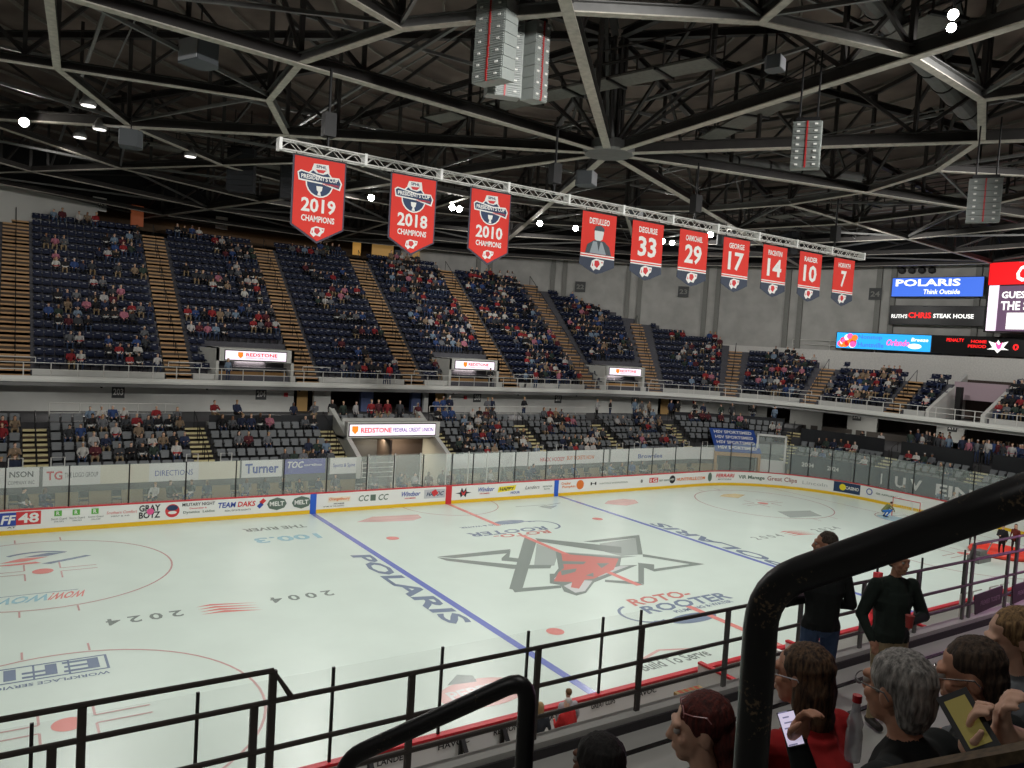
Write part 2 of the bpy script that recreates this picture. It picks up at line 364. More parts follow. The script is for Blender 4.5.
ad('GEAR UP AT',10.6,12.0,.3,.37,INKK,.02)
for s in (13.35,14.08,14.85):
    bpatch('ad_panel',s+.12,s+.42,.72,.98,INKG); ad('R',s+.2,s+.34,.77,.94,INKW,.05); ad('Storm Guard',s,s+.62,.55,.64,INKK,.0); ad('256.555',s+.12,s+.5,.44,.5,INKK,.0)
ad('Southern Comfort',15.6,16.9,.66,.8,INKR,.0,.2); ad('HEAT & AIR',15.8,16.6,.52,.58,INKK,.0)
ad('GRAY',17.0,17.95,.68,1.0,INKK,.06); ad('BOYZ',17.0,17.95,.34,.66,INKK,.06); addisc(17.5,.67,.16,mat('pink_ink',(230,90,150),.6),-.016)
addisc(18.5,.64,.33,INKR); addisc(18.5,.78,.26,INKN,-.011,.14); addisc(18.5,.55,.2,INKW,-.013,.08)
ad('MILITARY NIGHT',18.95,20.5,.82,.98,INKK,.02); ad('December 6',19.3,20.1,.66,.75,INKR); ad('Dynetics  Leidos',19.0,20.5,.42,.58,INKS,.02)
ad('TEAM',20.62,21.5,.62,.9,INKB,.06,.15); ad('DAKS',21.62,22.5,.62,.9,INKR,.06,.15); ad('REAL ESTATE AGENTS',21.0,22.3,.42,.5,INKK,.01)
adpoly([(22.6,.6),(22.8,.8),(22.95,.66),(22.75,.46)],INKB); adpoly([(22.72,.82),(22.92,1.0),(23.08,.86),(22.88,.68)],INKR)
for s in (23.65,24.97):
    adpoly([(s-.52,.66),(s-.4,.88),(s,1.0),(s+.4,.88),(s+.52,.66),(s+.4,.44),(s,.32),(s-.4,.44)],INKS); ad('MELT',s-.38,s+.38,.55,.79,INKW,.06)
bpatch('ad_frame',26.45,27.75,.55,.85,mat('cream_ink',(235,225,205),.6)); ad('Orangetheory',26.5,27.7,.6,.82,INKO,.03,.1); ad('FITNESS',26.8,27.4,.42,.5,INKK)
ad('HOME OF THE HAVOC',26.2,27.4,.3,.36,INKK); ad('CC',28.2,28.8,.5,.85,INKS,.02,.2); bpatch('ad_panel',28.95,29.27,.5,.85,INKS); ad('CC',29.4,30.0,.5,.85,INKS,.02,.2)
ad('Windsor',30.8,32.05,.62,.9,INKB,.02,.3); ad('HOMES',31.1,31.8,.46,.55,INKR)
bpatch('ad_panel',32.35,33.75,.42,.95,mat('pale_grey_ink',(190,192,196),.6)); ad('HAVOC',32.5,33.6,.55,.82,INKN,.05,.3); adpoly([(32.8,.8),(33.1,.95),(33.3,.7),(33.0,.5)],INKR,-.016)
star=[(34.45,.62),(34.8,.66),(34.9,.95),(35.05,.7),(35.2,.95),(35.25,.68),(35.6,.62),(35.25,.56),(35.2,.34),(35.02,.5),(34.85,.34),(34.78,.56)]
adpoly(star,INKK); adpoly([(34.85,.78),(35.02,.6),(35.2,.78),(35.1,.48),(34.95,.48)],INKR,-.014)
ad('Windsor',36.0,37.2,.62,.9,INKB,.02,.3); ad('HOMES',36.2,36.9,.46,.55,INKR)
adpoly([(37.5,.5),(37.6,.86),(38.9,.92),(38.8,.6)],INKY); ad('HAPPY',37.65,38.7,.6,.82,INKK,.05,.2); ad('HOUR',38.5,39.2,.36,.52,INKB)
ad('Landers',39.6,40.7,.6,.82,INKK,.0,.3); ad('REGIONS',41.0,41.75,.66,.76,INKS); ad('BANK',41.1,41.6,.5,.58,INKS)
ad('Cracker',42.5,43.3,.74,.92,INKO,.02); ad('Pumpkin',42.6,43.7,.48,.68,INKO,.02); addisc(44.1,.68,.32,INKO)
ad('H',45.0,45.5,.6,.8,INKK,.03); ad('HUNTSVILLE INTERNATIONAL',45.8,48.4,.62,.72,INKS,.0); ad('8',49.6,49.8,.55,.78,INKK)
bpatch('ad_panel',50.45,51.3,.5,.85,INKR); ad('1G',50.55,51.2,.54,.8,INKW,.06); ad('FIRST GRADE',51.4,52.4,.55,.68,INKS); addisc(52.75,.65,.3,INKK); ad('HSV',52.55,52.95,.58,.72,INKW)
ad('HUNTSVILLE.COM',53.2,56.2,.5,.74,INKO,.03); addisc(56.7,.66,.2,INKS,-.009,.34)
ad('FERRARI',57.3,58.9,.62,.9,INKR,.03,.2); ad('MOTORS',57.5,58.7,.42,.52,INKS)
ad('ViR Manage',59.3,61.4,.46,.82,INKS,.028); ad('Great Clips',61.6,63.8,.42,.86,mat('brown_red_ink',(150,70,60),.6),.01); ad('Lincoln',64.2,66.0,.5,.76,mat('pale_ink',(180,184,182),.6),.0)
bpatch('ad_panel',66.45,68.4,.3,1.04,INKN); addisc(67.1,.68,.24,INKY,-.014); ad('CASINO',67.3,68.3,.55,.8,INKW,.03)
addisc(69.1,.7,.24,INKB); addisc(69.1,.7,.17,INKW,-.013); ad('GE APPLIANCES',69.6,71.6,.62,.74,INKS); ad('POLARIS',74.6,76.4,.6,.9,INKB,.05,.2); ad('SHIP',77.2,78.2,.6,.85,INKK,.0)

# ------------------------------------------------------------------ glass above the boards
glass=thing('rink_glass','clear glass panels with dark posts standing on the far and end boards','rink glass',(0,12.95,1.1))
GP=[9.1,11.56,14.03,16.53,19.08,21.5,23.97,26.34,28.69,30.35,32.22,34.17,35.65,37.55,38.76,41.2,43.61,46.06,48.36,50.67,52.98,55.63,58.56,60.22,61.69,63.25,64.54,66.18,67.83,68.94,70.44,72.24,74.2,76.2,78.2,80.2]
for i,s in enumerate(GP):
    mb=MB(); x,y=RINK.P(s,.07); th=RINK.th(s); M=Matrix.Rotation(-th,3,'Z'); zt=3.05+.35*min(1,max(0,(s-54)/8))
    mb.box((x,y,(1.1+zt)/2),(.055,.05,zt-1.1),0,M); part('post',mb,BLACK,glass)
    if i<len(GP)-1:
        mb=MB(); RINK.rect(mb,s+.04,GP[i+1]-.04,.06,.075,1.13,zt-.02,0,.5); part('glass_pane',mb,GLASS,glass)
# penalty-box glass rising behind the centre of the far boards
pb=thing('scorer_box_glass','taller clear glass and pale posts of the far side timekeeper box behind centre ice','glass screen',(1.5,14.6,0))
for x in (-4.6,-2.9,-1.2,.6,2.2,3.6,4.6):
    mb=MB(); mb.mm((x-.03,14.5,0),(x+.03,14.56,2.9)); part('post',mb,RAILG,pb)
for a,b in ((-4.6,-1.2),(-1.2,2.2),(2.2,4.6)):
    mb=MB(); mb.mm((a,14.52,1.0),(b,14.53,2.85)); part('glass_pane',mb,GLASS,pb)
for x in (-4.6,4.6):
    mb=MB(); mb.mm((x-.01,13.1,1.0),(x+.01,14.5,2.85)); part('glass_pane',mb,GLASS,pb)

# ------------------------------------------------------------------ floor behind the boards
mb=MB(); mb.mm((-40,-40,-.3),(60,60,-.04)); f2=struct('floor_slab',mb,mat('arena_floor',(120,112,98),.8,noise=.1))
# ------------------------------------------------------------------ parapet in front of the lower seats
wl=MB()
VA,VB=29.7,36.3
for a,b in ((-2,VA),(VB,61.5),(67.2,92)):
    LOW.rect(wl,a,b,-.15,0.05,1.0,2.3); LOW.rect(wl,a,b,-.1,0.05,-.04,1.0,1)
w_l=struct('wall_parapet',wl,[mat('parapet_grey',(96,94,90),.8,noise=.1),mat('parapet_khaki',(158,142,104),.8,noise=.1)])
banners=[]
def lowfn(s0,z0,off=-.19): return lambda x,y: LOW.P(s0+x,off,z0+y)
def lowbanner(s0,s1,z0,z1,m,texts,label,cat='banner',grp='advertising banners hung on the far parapet'):
    mb=MB(); LOW.rect(mb,s0,s1,-.18,-.155,z0,z1,0,.5); x,y=LOW.P((s0+s1)/2,-.17)
    o=solo('parapet_banner',mb,m,label,cat,grp,loc=(x,y,z0))
    for t,a,b,c,d,mm_,bo,sl in texts:
        k=MB(); lettering(k,t,lowfn(a,c),b-a,d-c,0,bo,sl); part('lettering',k,mm_,o)
    return o
PW=mat('banner_white',(228,230,226),.6); CR=mat('banner_cream',(226,222,200),.6)
lowbanner(8,13.0,1.35,2.33,PW,[('NSON',11.75,12.75,1.85,2.15,INKK,.02,0),('COMPANY INC',11.7,12.8,1.5,1.68,INKK,.0,0)],'white banner with big dark serif letters at the frame edge')
lowbanner(13.15,15.7,1.35,2.33,PW,[('TG',13.3,14.0,1.65,2.1,INKR,.1,0),('THE LOGO GROUP',14.1,15.6,1.75,2.0,INKK,.0,0)],'white banner starting with a bulky red letter block')
lowbanner(15.7,18.0,1.35,2.33,CR,[],'plain cream banner beside the red lettered one')
lowbanner(18.0,20.5,1.35,2.33,PW,[('DIRECTIONS',18.3,20.2,1.65,1.95,INKB,.0,0)],'white banner with one thin line of blue capitals')
lowbanner(20.5,22.7,1.35,2.33,CR,[],'blank cream banner next to the bold blue lettered one')
lowbanner(22.8,25.1,1.35,2.33,PW,[('Turner',23.0,24.9,1.58,2.15,INKB,.06,0)],'white banner with one bold blue word above the guests')
lowbanner(25.25,27.7,1.45,2.33,mat('banner_violet',(92,92,170),.6),[('TOC',25.35,26.3,1.8,2.2,INKW,.06,.2),('ortho',26.4,27.5,1.9,2.05,INKW,.02,0)],'violet banner with white capitals')
lowbanner(28.0,VA,1.35,2.33,PW,[('Sports & Spine',28.2,29.6,1.7,2.0,INKB,.01,0)],'white banner with blue words beside the lower entrance')
lowbanner(36.5,42.5,1.35,2.33,PW,[],'blank white banner beside the lit vomitory')
lowbanner(42.6,50.0,1.35,2.33,PW,[('HAVOC HOCKEY',43.6,45.8,1.6,1.9,INKR,.02,0),('BUY TICKETS NOW',46.0,48.6,1.65,1.95,INKO,.03,0)],'long white banner with red and orange words')
lowbanner(50.2,61.2,1.35,2.33,PW,[('Brownlee',53.0,55.6,1.55,1.9,INKB,.02,0)],'white banner with blue script near the corner')
lowbanner(67.4,72.5,.2,2.28,NAVYB,[('2004',68.3,69.3,1.4,1.75,INKW,.04,0),('2024',70.4,71.4,1.4,1.75,INKW,.04,0)],'dark navy banner reading 2004 and 2024 behind the end glass')
lowbanner(72.6,90,.2,2.28,NAVYB,[('I',74.9,75.0,1.1,1.9,INKW,.04,0),('U V',76.0,78.0,1.1,1.9,INKW,.04,0),('EIN',79.0,81.5,1.1,1.9,INKW,.04,0)],'long dark navy banner with big white letters at the end')
for s,h in ((63.2,0),):
    pass
# ================================================================== LOWER BOWL
LR,LH,LZ=.85,.42,1.55           # run, rise, first floor height
def lz(j): return LZ+LH*j
LA=[12.9,21.1,29.2,36.8,44.6,52.2,59.4,67.0,74.0,80.6]    # stairs, along the front curve
NR=6
terr=MB()
ES=67.0  # from here on the end stand has three rows only
for j in range(NR):
    for a,b in (((-2,VA-.05),(VB+.05,92)) if j<3 else ((-2,VA-.05),(VB+.05,ES)) if j<4 else ((-2,ES),)): LOW.rect(terr,a,b,.05+LR*j,.05+LR*(j+1),-.04,lz(j)); 
PLZ=3.95
LOW.rect(terr,-2,ES,.05+LR*NR,11.5,3.2,PLZ); PLE=3.35; LOW.rect(terr,ES,92,.05+LR*3,11.5,2.0,PLE)
struct('floor_lower_terrace',terr,mat('dark_lower_tread',(66,66,68),.85,noise=.1))
# lower vomitory (between VA and VB)
vm=thing('lower_vomitory','concrete vomitory with sloping side walls under the wide lit credit union sign','entrance tunnel',(.0-1,17.2,0))
k=MB(); O0=1.6
k.mm((-34+VA+.3,17.2+3.3,3.25),(-34+VB-.3,17.2+3.6,4.35)); LOW.rect(k,VA,VB,O0,O0+.5,3.28,4.3); LOW.rect(k,VA,VB,O0+.5,LR*4+.1,3.1,3.28); part('lintel',k,CONC2,vm)
for s in (VA,VB-.3):
    k=MB(); x=-34+s; P=[(x,17.0,-.04),(x,17.0,2.35),(x,22.4,5.0),(x,22.4,-.04)]; k.poly(P,(.3,0,0)); part('side_wall',k,CONC2,vm)
k=MB(); k.mm((-34+VA,21.0,-.04),(-34+VB,21.2,3.2)); part('back_wall_panel',k,mat('warm_wall',(176,142,84),.8),vm)
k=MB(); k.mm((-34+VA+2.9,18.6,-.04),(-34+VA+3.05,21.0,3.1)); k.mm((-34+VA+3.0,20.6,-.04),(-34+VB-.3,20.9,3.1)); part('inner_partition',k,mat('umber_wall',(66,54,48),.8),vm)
k=MB(); 
for i in range(4): k.tube([(-34+VA+.5,17.3,1.0+.3*i),(-34+VA+2.6,17.3,1.0+.3*i)],.025,6)
for x in (.5,2.6): k.tube([(-34+VA+x,17.3,0),(-34+VA+x,17.3,2.0)],.03,6)
part('railing',k,RAILG,vm)
def litsign(name,O,R,W,H,back,texts,label,group,logo=True,depth=.12,glow=2.2,U=(0,0,1)):
    """a backlit sign: case, bright face, lettering; O is the lower corner of the face"""
    O=Vector(O);R=Vector(R).normalized();U=Vector(U).normalized();N=R.cross(U)
    o=thing(name,label,'sign',tuple(O),0,group)
    k=MB(); q=[O-R*.06-U*.06,O+R*(W+.06)-U*.06,O+R*(W+.06)+U*(H+.06),O-R*.06+U*(H+.06)]; k.poly([p-N*.02 for p in q],-N*depth); part('case',k,BLACK,o)
    k=MB(); q=[O,O+R*W,O+R*W+U*H,O+U*H]; k.poly([p for p in q]); part('lit_face',k,back,o)
    for t,a,b,c,d,m,bo,sl in texts:
        k=MB(); lettering(k,t,planefn(O+N*.012+R*a+U*c,R,U),b-a,d-c,0,bo,sl); part('lettering',k,m,o)
    return o
def emat(name,c,s): return mat(name,c,.5,0,c,s)
LITW=emat('lit_white',(250,236,250),.62); EMR=emat('lit_red',(235,50,50),.35); EMV=emat('lit_violet',(100,80,160),.2); EMO=emat('lit_orange',(250,130,30),.6)
LITBLUE=emat('lit_blue',(64,112,226),.6); LITCY=emat('lit_cyan',(30,165,240),.7); LITRED=emat('lit_signal_red',(255,30,30),.7); LITPINK=emat('lit_pink',(255,90,170),.7)
LITCOKE=emat('lit_deep_red',(225,16,24),.65); LITPUR=emat('lit_plum',(96,72,96),.6); LITINK=emat('lit_white_ink',(255,255,250),.75)
SCRBLK=mat('screen_black',(10,10,12),.3)
def shield(parent,O,R,U,N,a,c,h):
    k=MB(); f=planefn(Vector(O)+Vector(N)*.012,R,U); k.poly([f(a+x*h*.8,c+y*h) for x,y in ((0,1),(1,1),(1,.4),(.5,0),(0,.4))]); part('shield_logo',k,EMO,parent)
s0=-34+VA+.15; W=VB-VA-.5
o=litsign('credit_union_sign',(s0,17.2+O0-.03,3.42),(1,0,0),W,.72,LITW,[('REDSTONE',.75,2.9,.18,.52,EMR,.04,0),('FEDERAL CREDIT UNION',3.0,W-.15,.22,.5,EMV,.02,0)],'long lit white sign with red and violet words over the lower entrance',None)
shield(o,(s0,17.2+O0-.03,3.42),(1,0,0),(0,0,1),(0,-1,0),.15,.1,.52)
# stairs in the lower bowl
NOS=.11
def stair(curve,s,w,o0,run,rise,z0,n,name,label,tread,nose,group,rail=True,posts=3):
    th=curve.th(s); x,y=curve.P(s,o0); M=Matrix.Rotation(-th,3,'Z')
    o=thing(name,label,'stairs',(x,y,z0),-th,group)
    k=MB(); m2=MB()
    for i in range(n):
        k.mm((-w/2,i*run,i*rise-rise-.1),(w/2,n*run,i*rise))
        m2.mm((-w/2+.02,i*run-.015,i*rise-NOS),(w/2-.02,i*run+.06,i*rise+.006))
    part('treads',k,tread,o,local=True); part('nosings',m2,nose,o,local=True)
    if rail:
        for q in range(posts):
            a=n*run*(q+.15)/posts; b=n*run*(q+.85)/posts; za=a/run*rise; zb=b/run*rise
            k=MB(); k.tube([(0,a,za-.1),(0,a,za+.9),(0,b,zb+.9),(0,b,zb-.1)],.025,6); part('handrail',k,BLACK,o,local=True)
    return o
o10=['at the frame edge','beside section 203','between 203 and 204','beside the lit sign','past the lit lower sign','in the middle of the far seats','near the far corner','at the blue canopy','behind the end glass','behind the goal']
for i,s in enumerate(LA):
    if i in (2,): s=29.1
    if i==3: s=36.95
    stair(LOW,s,1.15,.05,LR/2,LH/2,lz(0)+.012,(NR*2-1) if s<67.5 else 8,'lower_stair','pale yellow edged stair in the lower seats '+o10[i],TREAD,YNOSE,'stairs of the lower seating')
LG=[(a+.65,b-.65) for a,b in zip([1.5]+LA,LA+[92])]
# seat meshes (one of each kind; every seat is a copy)
def lower_seat_mesh():
    k=MB()
    k.poly([(-.235,.13,.47),(.235,.13,.47),(.235,.19,.78),(.2,.2,.82),(-.2,.2,.82),(-.235,.19,.78)],(0,.035,-.004),0)
    k.poly([(-.21,-.02,.43),(.21,-.02,.43),(.2,.09,.72),(-.2,.09,.72)],(0,.045,.0),0)     # tipped-up pan
    for x in (-.26,.26):
        k.mm((x-.02,-.1,.60),(x+.02,.2,.64),1); k.mm((x-.02,.04,0),(x+.02,.1,.62),1)
    return k.mesh('lower_seat',[GREYSEAT,BLACK])
def upper_seat_mesh():
    k=MB()
    k.poly([(-.26,.1,.42),(.26,.1,.42),(.26,.16,.74),(.19,.17,.77),(-.19,.17,.77),(-.26,.16,.74)],(0,.04,0),0)
    k.poly([(-.09,.128,.66),(.09,.128,.66),(.09,.138,.71),(-.09,.138,.71)],(0,.01,0),1)
    k.poly([(-.22,-.22,.40),(.22,-.22,.40),(.22,.12,.44),(-.22,.12,.44)],(0,0,-.05),0)
    for x in (-.25,.25): k.mm((x-.015,-.12,.57),(x+.015,.14,.6),1)
    k.mm((-.03,.1,0),(.03,.16,.42),2)
    return k.mesh('upper_seat',[NAVY,mat('seat_arm',(150,152,158),.5),BLACK])
def simple_seat_arrays(me):
    vs=np.array([v.co[:] for v in me.vertices]); fs=[tuple(p.vertices) for p in me.polygons]; mi=[p.material_index for p in me.polygons]; return vs,fs,mi
ORD=['first','second','third','fourth','fifth','sixth','seventh','eighth','ninth','tenth','eleventh','twelfth','thirteenth','fourteenth','fifteenth','sixteenth','seventeenth','eighteenth','nineteenth','twentieth']
CAM=Vector((-22.787,-27.628,9.829))
LSEC=['edge block','section 203','section 204','lit sign block','block past sign','middle block','corner block','canopy block','end glass block','goal block','last block']
def seatspots_lower():
    out=[]
    for gi,(a,b) in enumerate(LG):
        for j in range(NR):
            if gi==3 and j<4: continue
            if gi==2 and j==5: continue
            if gi in (7,) and j<2: continue
            if gi>=8 and j>2: continue
            c=LR*(j+.55)
            # pitch on this offset
            sc=1.0 if a<LOW.S1 or a>LOW.S2 else (LOW.r+c)/LOW.r
            if a<LOW.S1<b: sc=1.1
            n=int((b-a)*sc/.56); 
            for i in range(n):
                s=a+(b-a)*(i+.5)/n; x,y=LOW.P(s,c)
                out.append((x,y,lz(j),LOW.th(s),gi,j,i))
    return out
LS=seatspots_lower()
def place_seats(spots,me,name,cat,labelfn,group,stufflabel,limit=300):
    d=sorted(spots,key=lambda q:(Vector(q[:3])-CAM).length)
    first=None
    for q in d[:limit]:
        if first is None: o=bpy.data.objects.new(name,me); first=o
        else: o=first.copy()
        COL.objects.link(o); o.location=q[:3]; o.rotation_euler=(0,0,-q[3]); tag(o,labelfn(q),cat,group)
    rest=d[limit:]
    if rest:
        vs,fs,mi=simple_seat_arrays(me); V=[];F=[];Mi=[];n=len(vs)
        for q in rest:
            c,s=math.cos(-q[3]),math.sin(-q[3]); R=np.array([[c,-s,0],[s,c,0],[0,0,1]]); o=len(V)*n
            V.append(vs@R.T+np.array(q[:3])); F+= [tuple(i+o for i in f) for f in fs]; Mi+=mi
        V=np.concatenate(V); m2=bpy.data.meshes.new(name+'_rows'); m2.from_pydata(V.tolist(),[],F)
        for m in me.materials: m2.materials.append(m)
        m2.polygons.foreach_set('material_index',Mi)
        o=link(name+'_rows',m2); tag(o,stufflabel,cat,None,'stuff')
place_seats(LS,lower_seat_mesh(),'grey_stadium_chair','seat',
  lambda q:'grey folding seat, %s row of %s, %s from the stair'%(ORD[q[5]],LSEC[q[4]],ORD[min(19,q[6])]),'grey folding seats of the lower bowl','remaining grey folding seats of the lower bowl, around the corner and behind the end glass')
# aisle guard frames at the foot of the stairs
for i,s in enumerate(LA[:2]+LA[4:7]):
    for q in (-.9,.9):
        x,y=LOW.P(s+q,.12); k=MB(); k.tube([(x-.3,y,1.6),(x-.3,y,2.75),(x+.3,y,2.75),(x+.3,y,1.6)],.03,6); k.tube([(x-.3,y,2.3),(x+.3,y,2.3)],.02,6)
        solo('stair_guard',k,RAILG,'small pale guard frame, %s side of stair foot %s'%('near' if q<0 else 'far',['at the frame edge','at 203','in the middle of the far seats','near the far corner','at the corner'][i]),'guard rail','guard frames at the stair feet',loc=(x,y,1.6))
# black front of the raised platform, railings there
k=MB()
LOW.rect(k,21.9,VA,.05+LR*5-.1+.0,.05+LR*5+.0,lz(4)+.1,4.45); LOW.rect(k,60.1,66.4,.05+LR*NR-.1,.05+LR*NR,3.2,4.75); LOW.rect(k,67.6,73.3,LR*3,LR*3+.1,2.0,4.25); LOW.rect(k,74.7,80,LR*3,LR*3+.1,2.0,4.25); LOW.rect(k,81.3,92,LR*3,LR*3+.1,2.0,4.25)
struct('wall_platform',k,mat('black_panel',(30,32,36),.6))
k=MB(); LOW.rect(k,21.9,VA,LR*5-.02,LR*6+.1,PLZ-.3,PLZ)
struct('floor_box_platform',k,CONC)
for a,b,lab in ((13.6,20.4,'behind section 203'),(37.4,52,'above the middle far seats')):
    k=MB(); zz=PLZ
    for h in (.5,1.05): k.tube([LOW.P(s,LR*NR+.25,zz+h) for s in LOW.samples(a,b,2)],.025,6)
    for s in np.arange(a,b+.1,1.5): k.tube([LOW.P(s,LR*NR+.25,zz),LOW.P(s,LR*NR+.25,zz+1.05)],.025,6)
    x,y=LOW.P(a,LR*NR+.25); solo('platform_railing',k,RAILG,'thin grey railing on the platform '+lab,'railing','railings on the lower platform',loc=(x,y,zz))
# ================================================================== BACK WALL OF THE LOWER CONCOURSE with door openings
BAS=5.95
wb=MB()
doors=[(29.2,30.7),(32.0,39.8),(40.2,41.9),(64.6,66.9),(75.2,77.3),(80.2,82.4),(85.0,90.1),(92.4,97.5)]
e=-2
for a,b in doors+[(106,107)]:
    BACK.rect(wb,e,a,0,.3,3.0,BAS-.1); e=b
for a,b in doors:
    BACK.rect(wb,a,b,0,.3,5.75,BAS-.1)
struct('wall_concourse',wb,CONC2)
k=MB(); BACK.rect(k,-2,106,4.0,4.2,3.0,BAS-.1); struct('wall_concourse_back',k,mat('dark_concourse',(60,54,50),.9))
k=MB(); BACK.rect(k,-2,106,0,4.2,3.1,PLZ-.001); struct('floor_concourse',k,mat('concourse_floor',(90,84,78),.7))
for i,(s,c,t) in enumerate(((29.6,(186,154,106),0),(41.1,(186,154,106),0),(65.1,(190,158,104),0))):
    k=MB(); BACK.rect(k,s,s+.8,.5,.56,PLZ,5.75); x,y=BACK.P(s,.5)
    solo('doorway_panel',k,mat('tan_door',(196,158,100),.7),'tan lit doorway leaf in the concourse wall %s'%['by section 204','beside the lit lower sign','near the corner'][i],'door',loc=(x,y,PLZ))
k=MB(); BACK.rect(k,34.6,35.6,.4,.8,PLZ,BAS-.1); BACK.rect(k,38.9,39.7,.4,.8,PLZ,BAS-.1); struct('wall_blue_pillars',k,mat('dusky_blue',(86,100,140),.7))
def wallsign(c,s,z,txt,off,label,w=.75,h=.85):
    x,y=c.P(s,off); th=c.th(s); R=(math.cos(th),-math.sin(th),0); O=Vector((x,y,z-h/2))-Vector(R)*w/2
    o=thing('section_number_sign',label,'sign',tuple(O),0,'section number signs on the walls')
    N=Vector(R).cross(Vector((0,0,1)))
    k=MB(); f=planefn(O,R,(0,0,1)); k.poly([f(0,0),f(w,0),f(w,h),f(0,h)],N*-.03); part('plate',k,mat('sign_grey',(70,72,72),.6),o)
    k=MB(); f=planefn(O+N*.01,R,(0,0,1)); lettering(k,txt,lambda x_,y_:f(x_+w*.1,y_+h*.22),w*.8,h*.5,0,.04); part('numerals',k,INKW,o)
for s,t in ((17.68,'203'),(26.82,'204'),(44.76,'206'),(53.25,'207'),(62.1,'208'),(73.8,'209'),(83.2,'210'),(91.4,'211')):
    wallsign(BACK,s,5.25,t,-.05,'small dark sign numbered %s on the concourse wall'%t)
for s,z in ((28.6,5.2),(43.6,5.2),(68.2,5.3)):
    x,y=BACK.P(s,-.05); k=MB(); k.mm((x-.14,y-.03,z-.14),(x+.14,y+.03,z+.14)); solo('fire_alarm',k,mat('alarm_red',(190,40,50),.5),'small red alarm box on the concourse wall '+{28.6:'past sign 204',43.6:'before sign 206',68.2:'by the corner doorway'}[s],'alarm',loc=(x,y,z))

# ================================================================== BALCONY
k=MB(); BAL.sweep(k,-2,106,[(0,BAS-.02),(0,BAS+.12),(.12,BAS+.12),(.12,BAS+.32),(.25,BAS+.32),(.25,BAS+.1),(3.0,BAS+.1),(3.0,BAS-.25),(.3,BAS-.25),(.25,BAS-.02)])
bal=struct('balcony_slab',k,FASC); bal['label']='white edged balcony slab curving round the arena'
k=MB(); BAL.rect(k,-2,106,.2,9.5,BAS-.27,BAS-.02); struct('ceiling_soffit',k,mat('soffit',(150,150,148),.8))
# railing with raised guards at the stairs
UA=[3,12,21.3,30.1,38.8,48,57,63.6,70.7,77.9,85.6,100]
UPOS=['at the frame edge','at the frame edge','past section 203','over the lit lower sign','in the middle','past the middle','nearing the corner','at the corner','on the curve','on the curve by the scoreboard','under the scoreboard','at the end']
rail=thing('balcony_railing','pale metal railing with posts along the curved far balcony edge','railing',(0,26.15,BAS+.3))
def ub(s): # position on the balcony curve for a station on the upper curve
    return s if s<56 else (56+(s-56)*14/16.2 if s<56+16.2*PI/2 else 56+14*PI/2+(s-56-16.2*PI/2))
zb=BAS+.32
for a,b in ((-2,22),(22,46),(46,70),(70,88),(88,106)):
    k=MB()
    for h in (.38,.78): k.tube([BAL.P(s,.18,zb+h) for s in BAL.samples(a,b,1)],.026,6)
    part('rail_bar',k,RAILG,rail)
i=0
for s in np.arange(4,100,1.4):
    k=MB(); k.tube([BAL.P(s,.18,zb),BAL.P(s,.18,zb+.8)],.032,6); part('post',k,RAILG,rail)
for s in UA:
    t=ub(s)
    if t<3: continue
    k=MB(); a,b=t-1.0,t+1.0
    k.tube([BAL.P(a,.18,zb+.78),BAL.P(a,.18,zb+1.1)]+[BAL.P(q,.18,zb+1.1) for q in (a+.5,t,b-.5)]+[BAL.P(b,.18,zb+1.1),BAL.P(b,.18,zb+.78)],.03,6); part('raised_guard',k,RAILG,rail)
k=MB()
for s in np.arange(4,98,6.3):
    x,y=BAL.P(s,1.0); k.sphere((x,y,BAS-.33),.09,8)
o=part('soffit_fixture',k,BLACK,bal)

# ================================================================== UPPER BOWL
UR,UH,UZ=.72,.57,BAS+.55
def NROW(s): return float(np.interp(s,[0,49,57,60,63.6,70.7,77.9,85,106],[19,19,18,15.5,12.5,8.2,6.2,5.2,5.2]))
def smax(kk):
    lo,hi=0,106
    if NROW(106)>kk+.5: return 106
    while hi-lo>.05:
        m=(lo+hi)/2
        if NROW(m)>kk+.5: lo=m
        else: hi=m
    return lo
BV=(88.6,92.6)      # big vomitory at the end
terr=MB()
UP.rect(terr,-2,106,-.6,.0,BAS+.1,BAS+.12)
for kk in range(19):
    e=smax(kk)
    zt=UZ+UH*kk
    for a,b in ((-2,BV[0]),(BV[1],106)):
        if kk>=8 and a>0: continue
        b2=min(b,e)
        if b2>a: UP.rect(terr,a,b2,UR*kk,UR*(kk+1)+.02,zt-UH-.4,zt)
struct('floor_upper_terrace',terr,mat('upper_concrete',(92,92,98),.9,noise=.15))
for i,s in enumerate(UA[:11]):
    n=int(NROW(s))*2
    stair(UP,s,1.65 if i<7 else 1.3,-UR/2,UR/2,UH/2,UZ-UH/2+.015,n,'upper_stair','steep upper stair with tan step edges %s'%['behind the frame edge','at the frame edge','above section 203','above section 204','between the first two lit upper signs','above the middle','beside the second lit upper sign','beside the third lit upper sign','at the curve','by the scoreboard','under the scoreboard'][i],TREAD,TAN,'tan edged stairs of the upper seating',True,max(2,n//6))
k=MB(); _e=-2
for s in UA[:11]+[107]:
    for u,v in ((_e,s-.9),):
        for p_,q_ in ((23.6,29.0),(41.8,46.6),(58.6,62.2),(88.2,93.0)):
            if u<p_<v: UP.rect(k,u,p_,-.14,-.02,BAS+.1,BAS+.62); u=q_
        if v>u: UP.rect(k,u,min(v,106),-.14,-.02,BAS+.1,BAS+.62)
    _e=s+.9
struct('wall_kerb',k,CONC2)
VOM=[(23.6,29.0),(41.8,46.6),(58.6,62.2)]
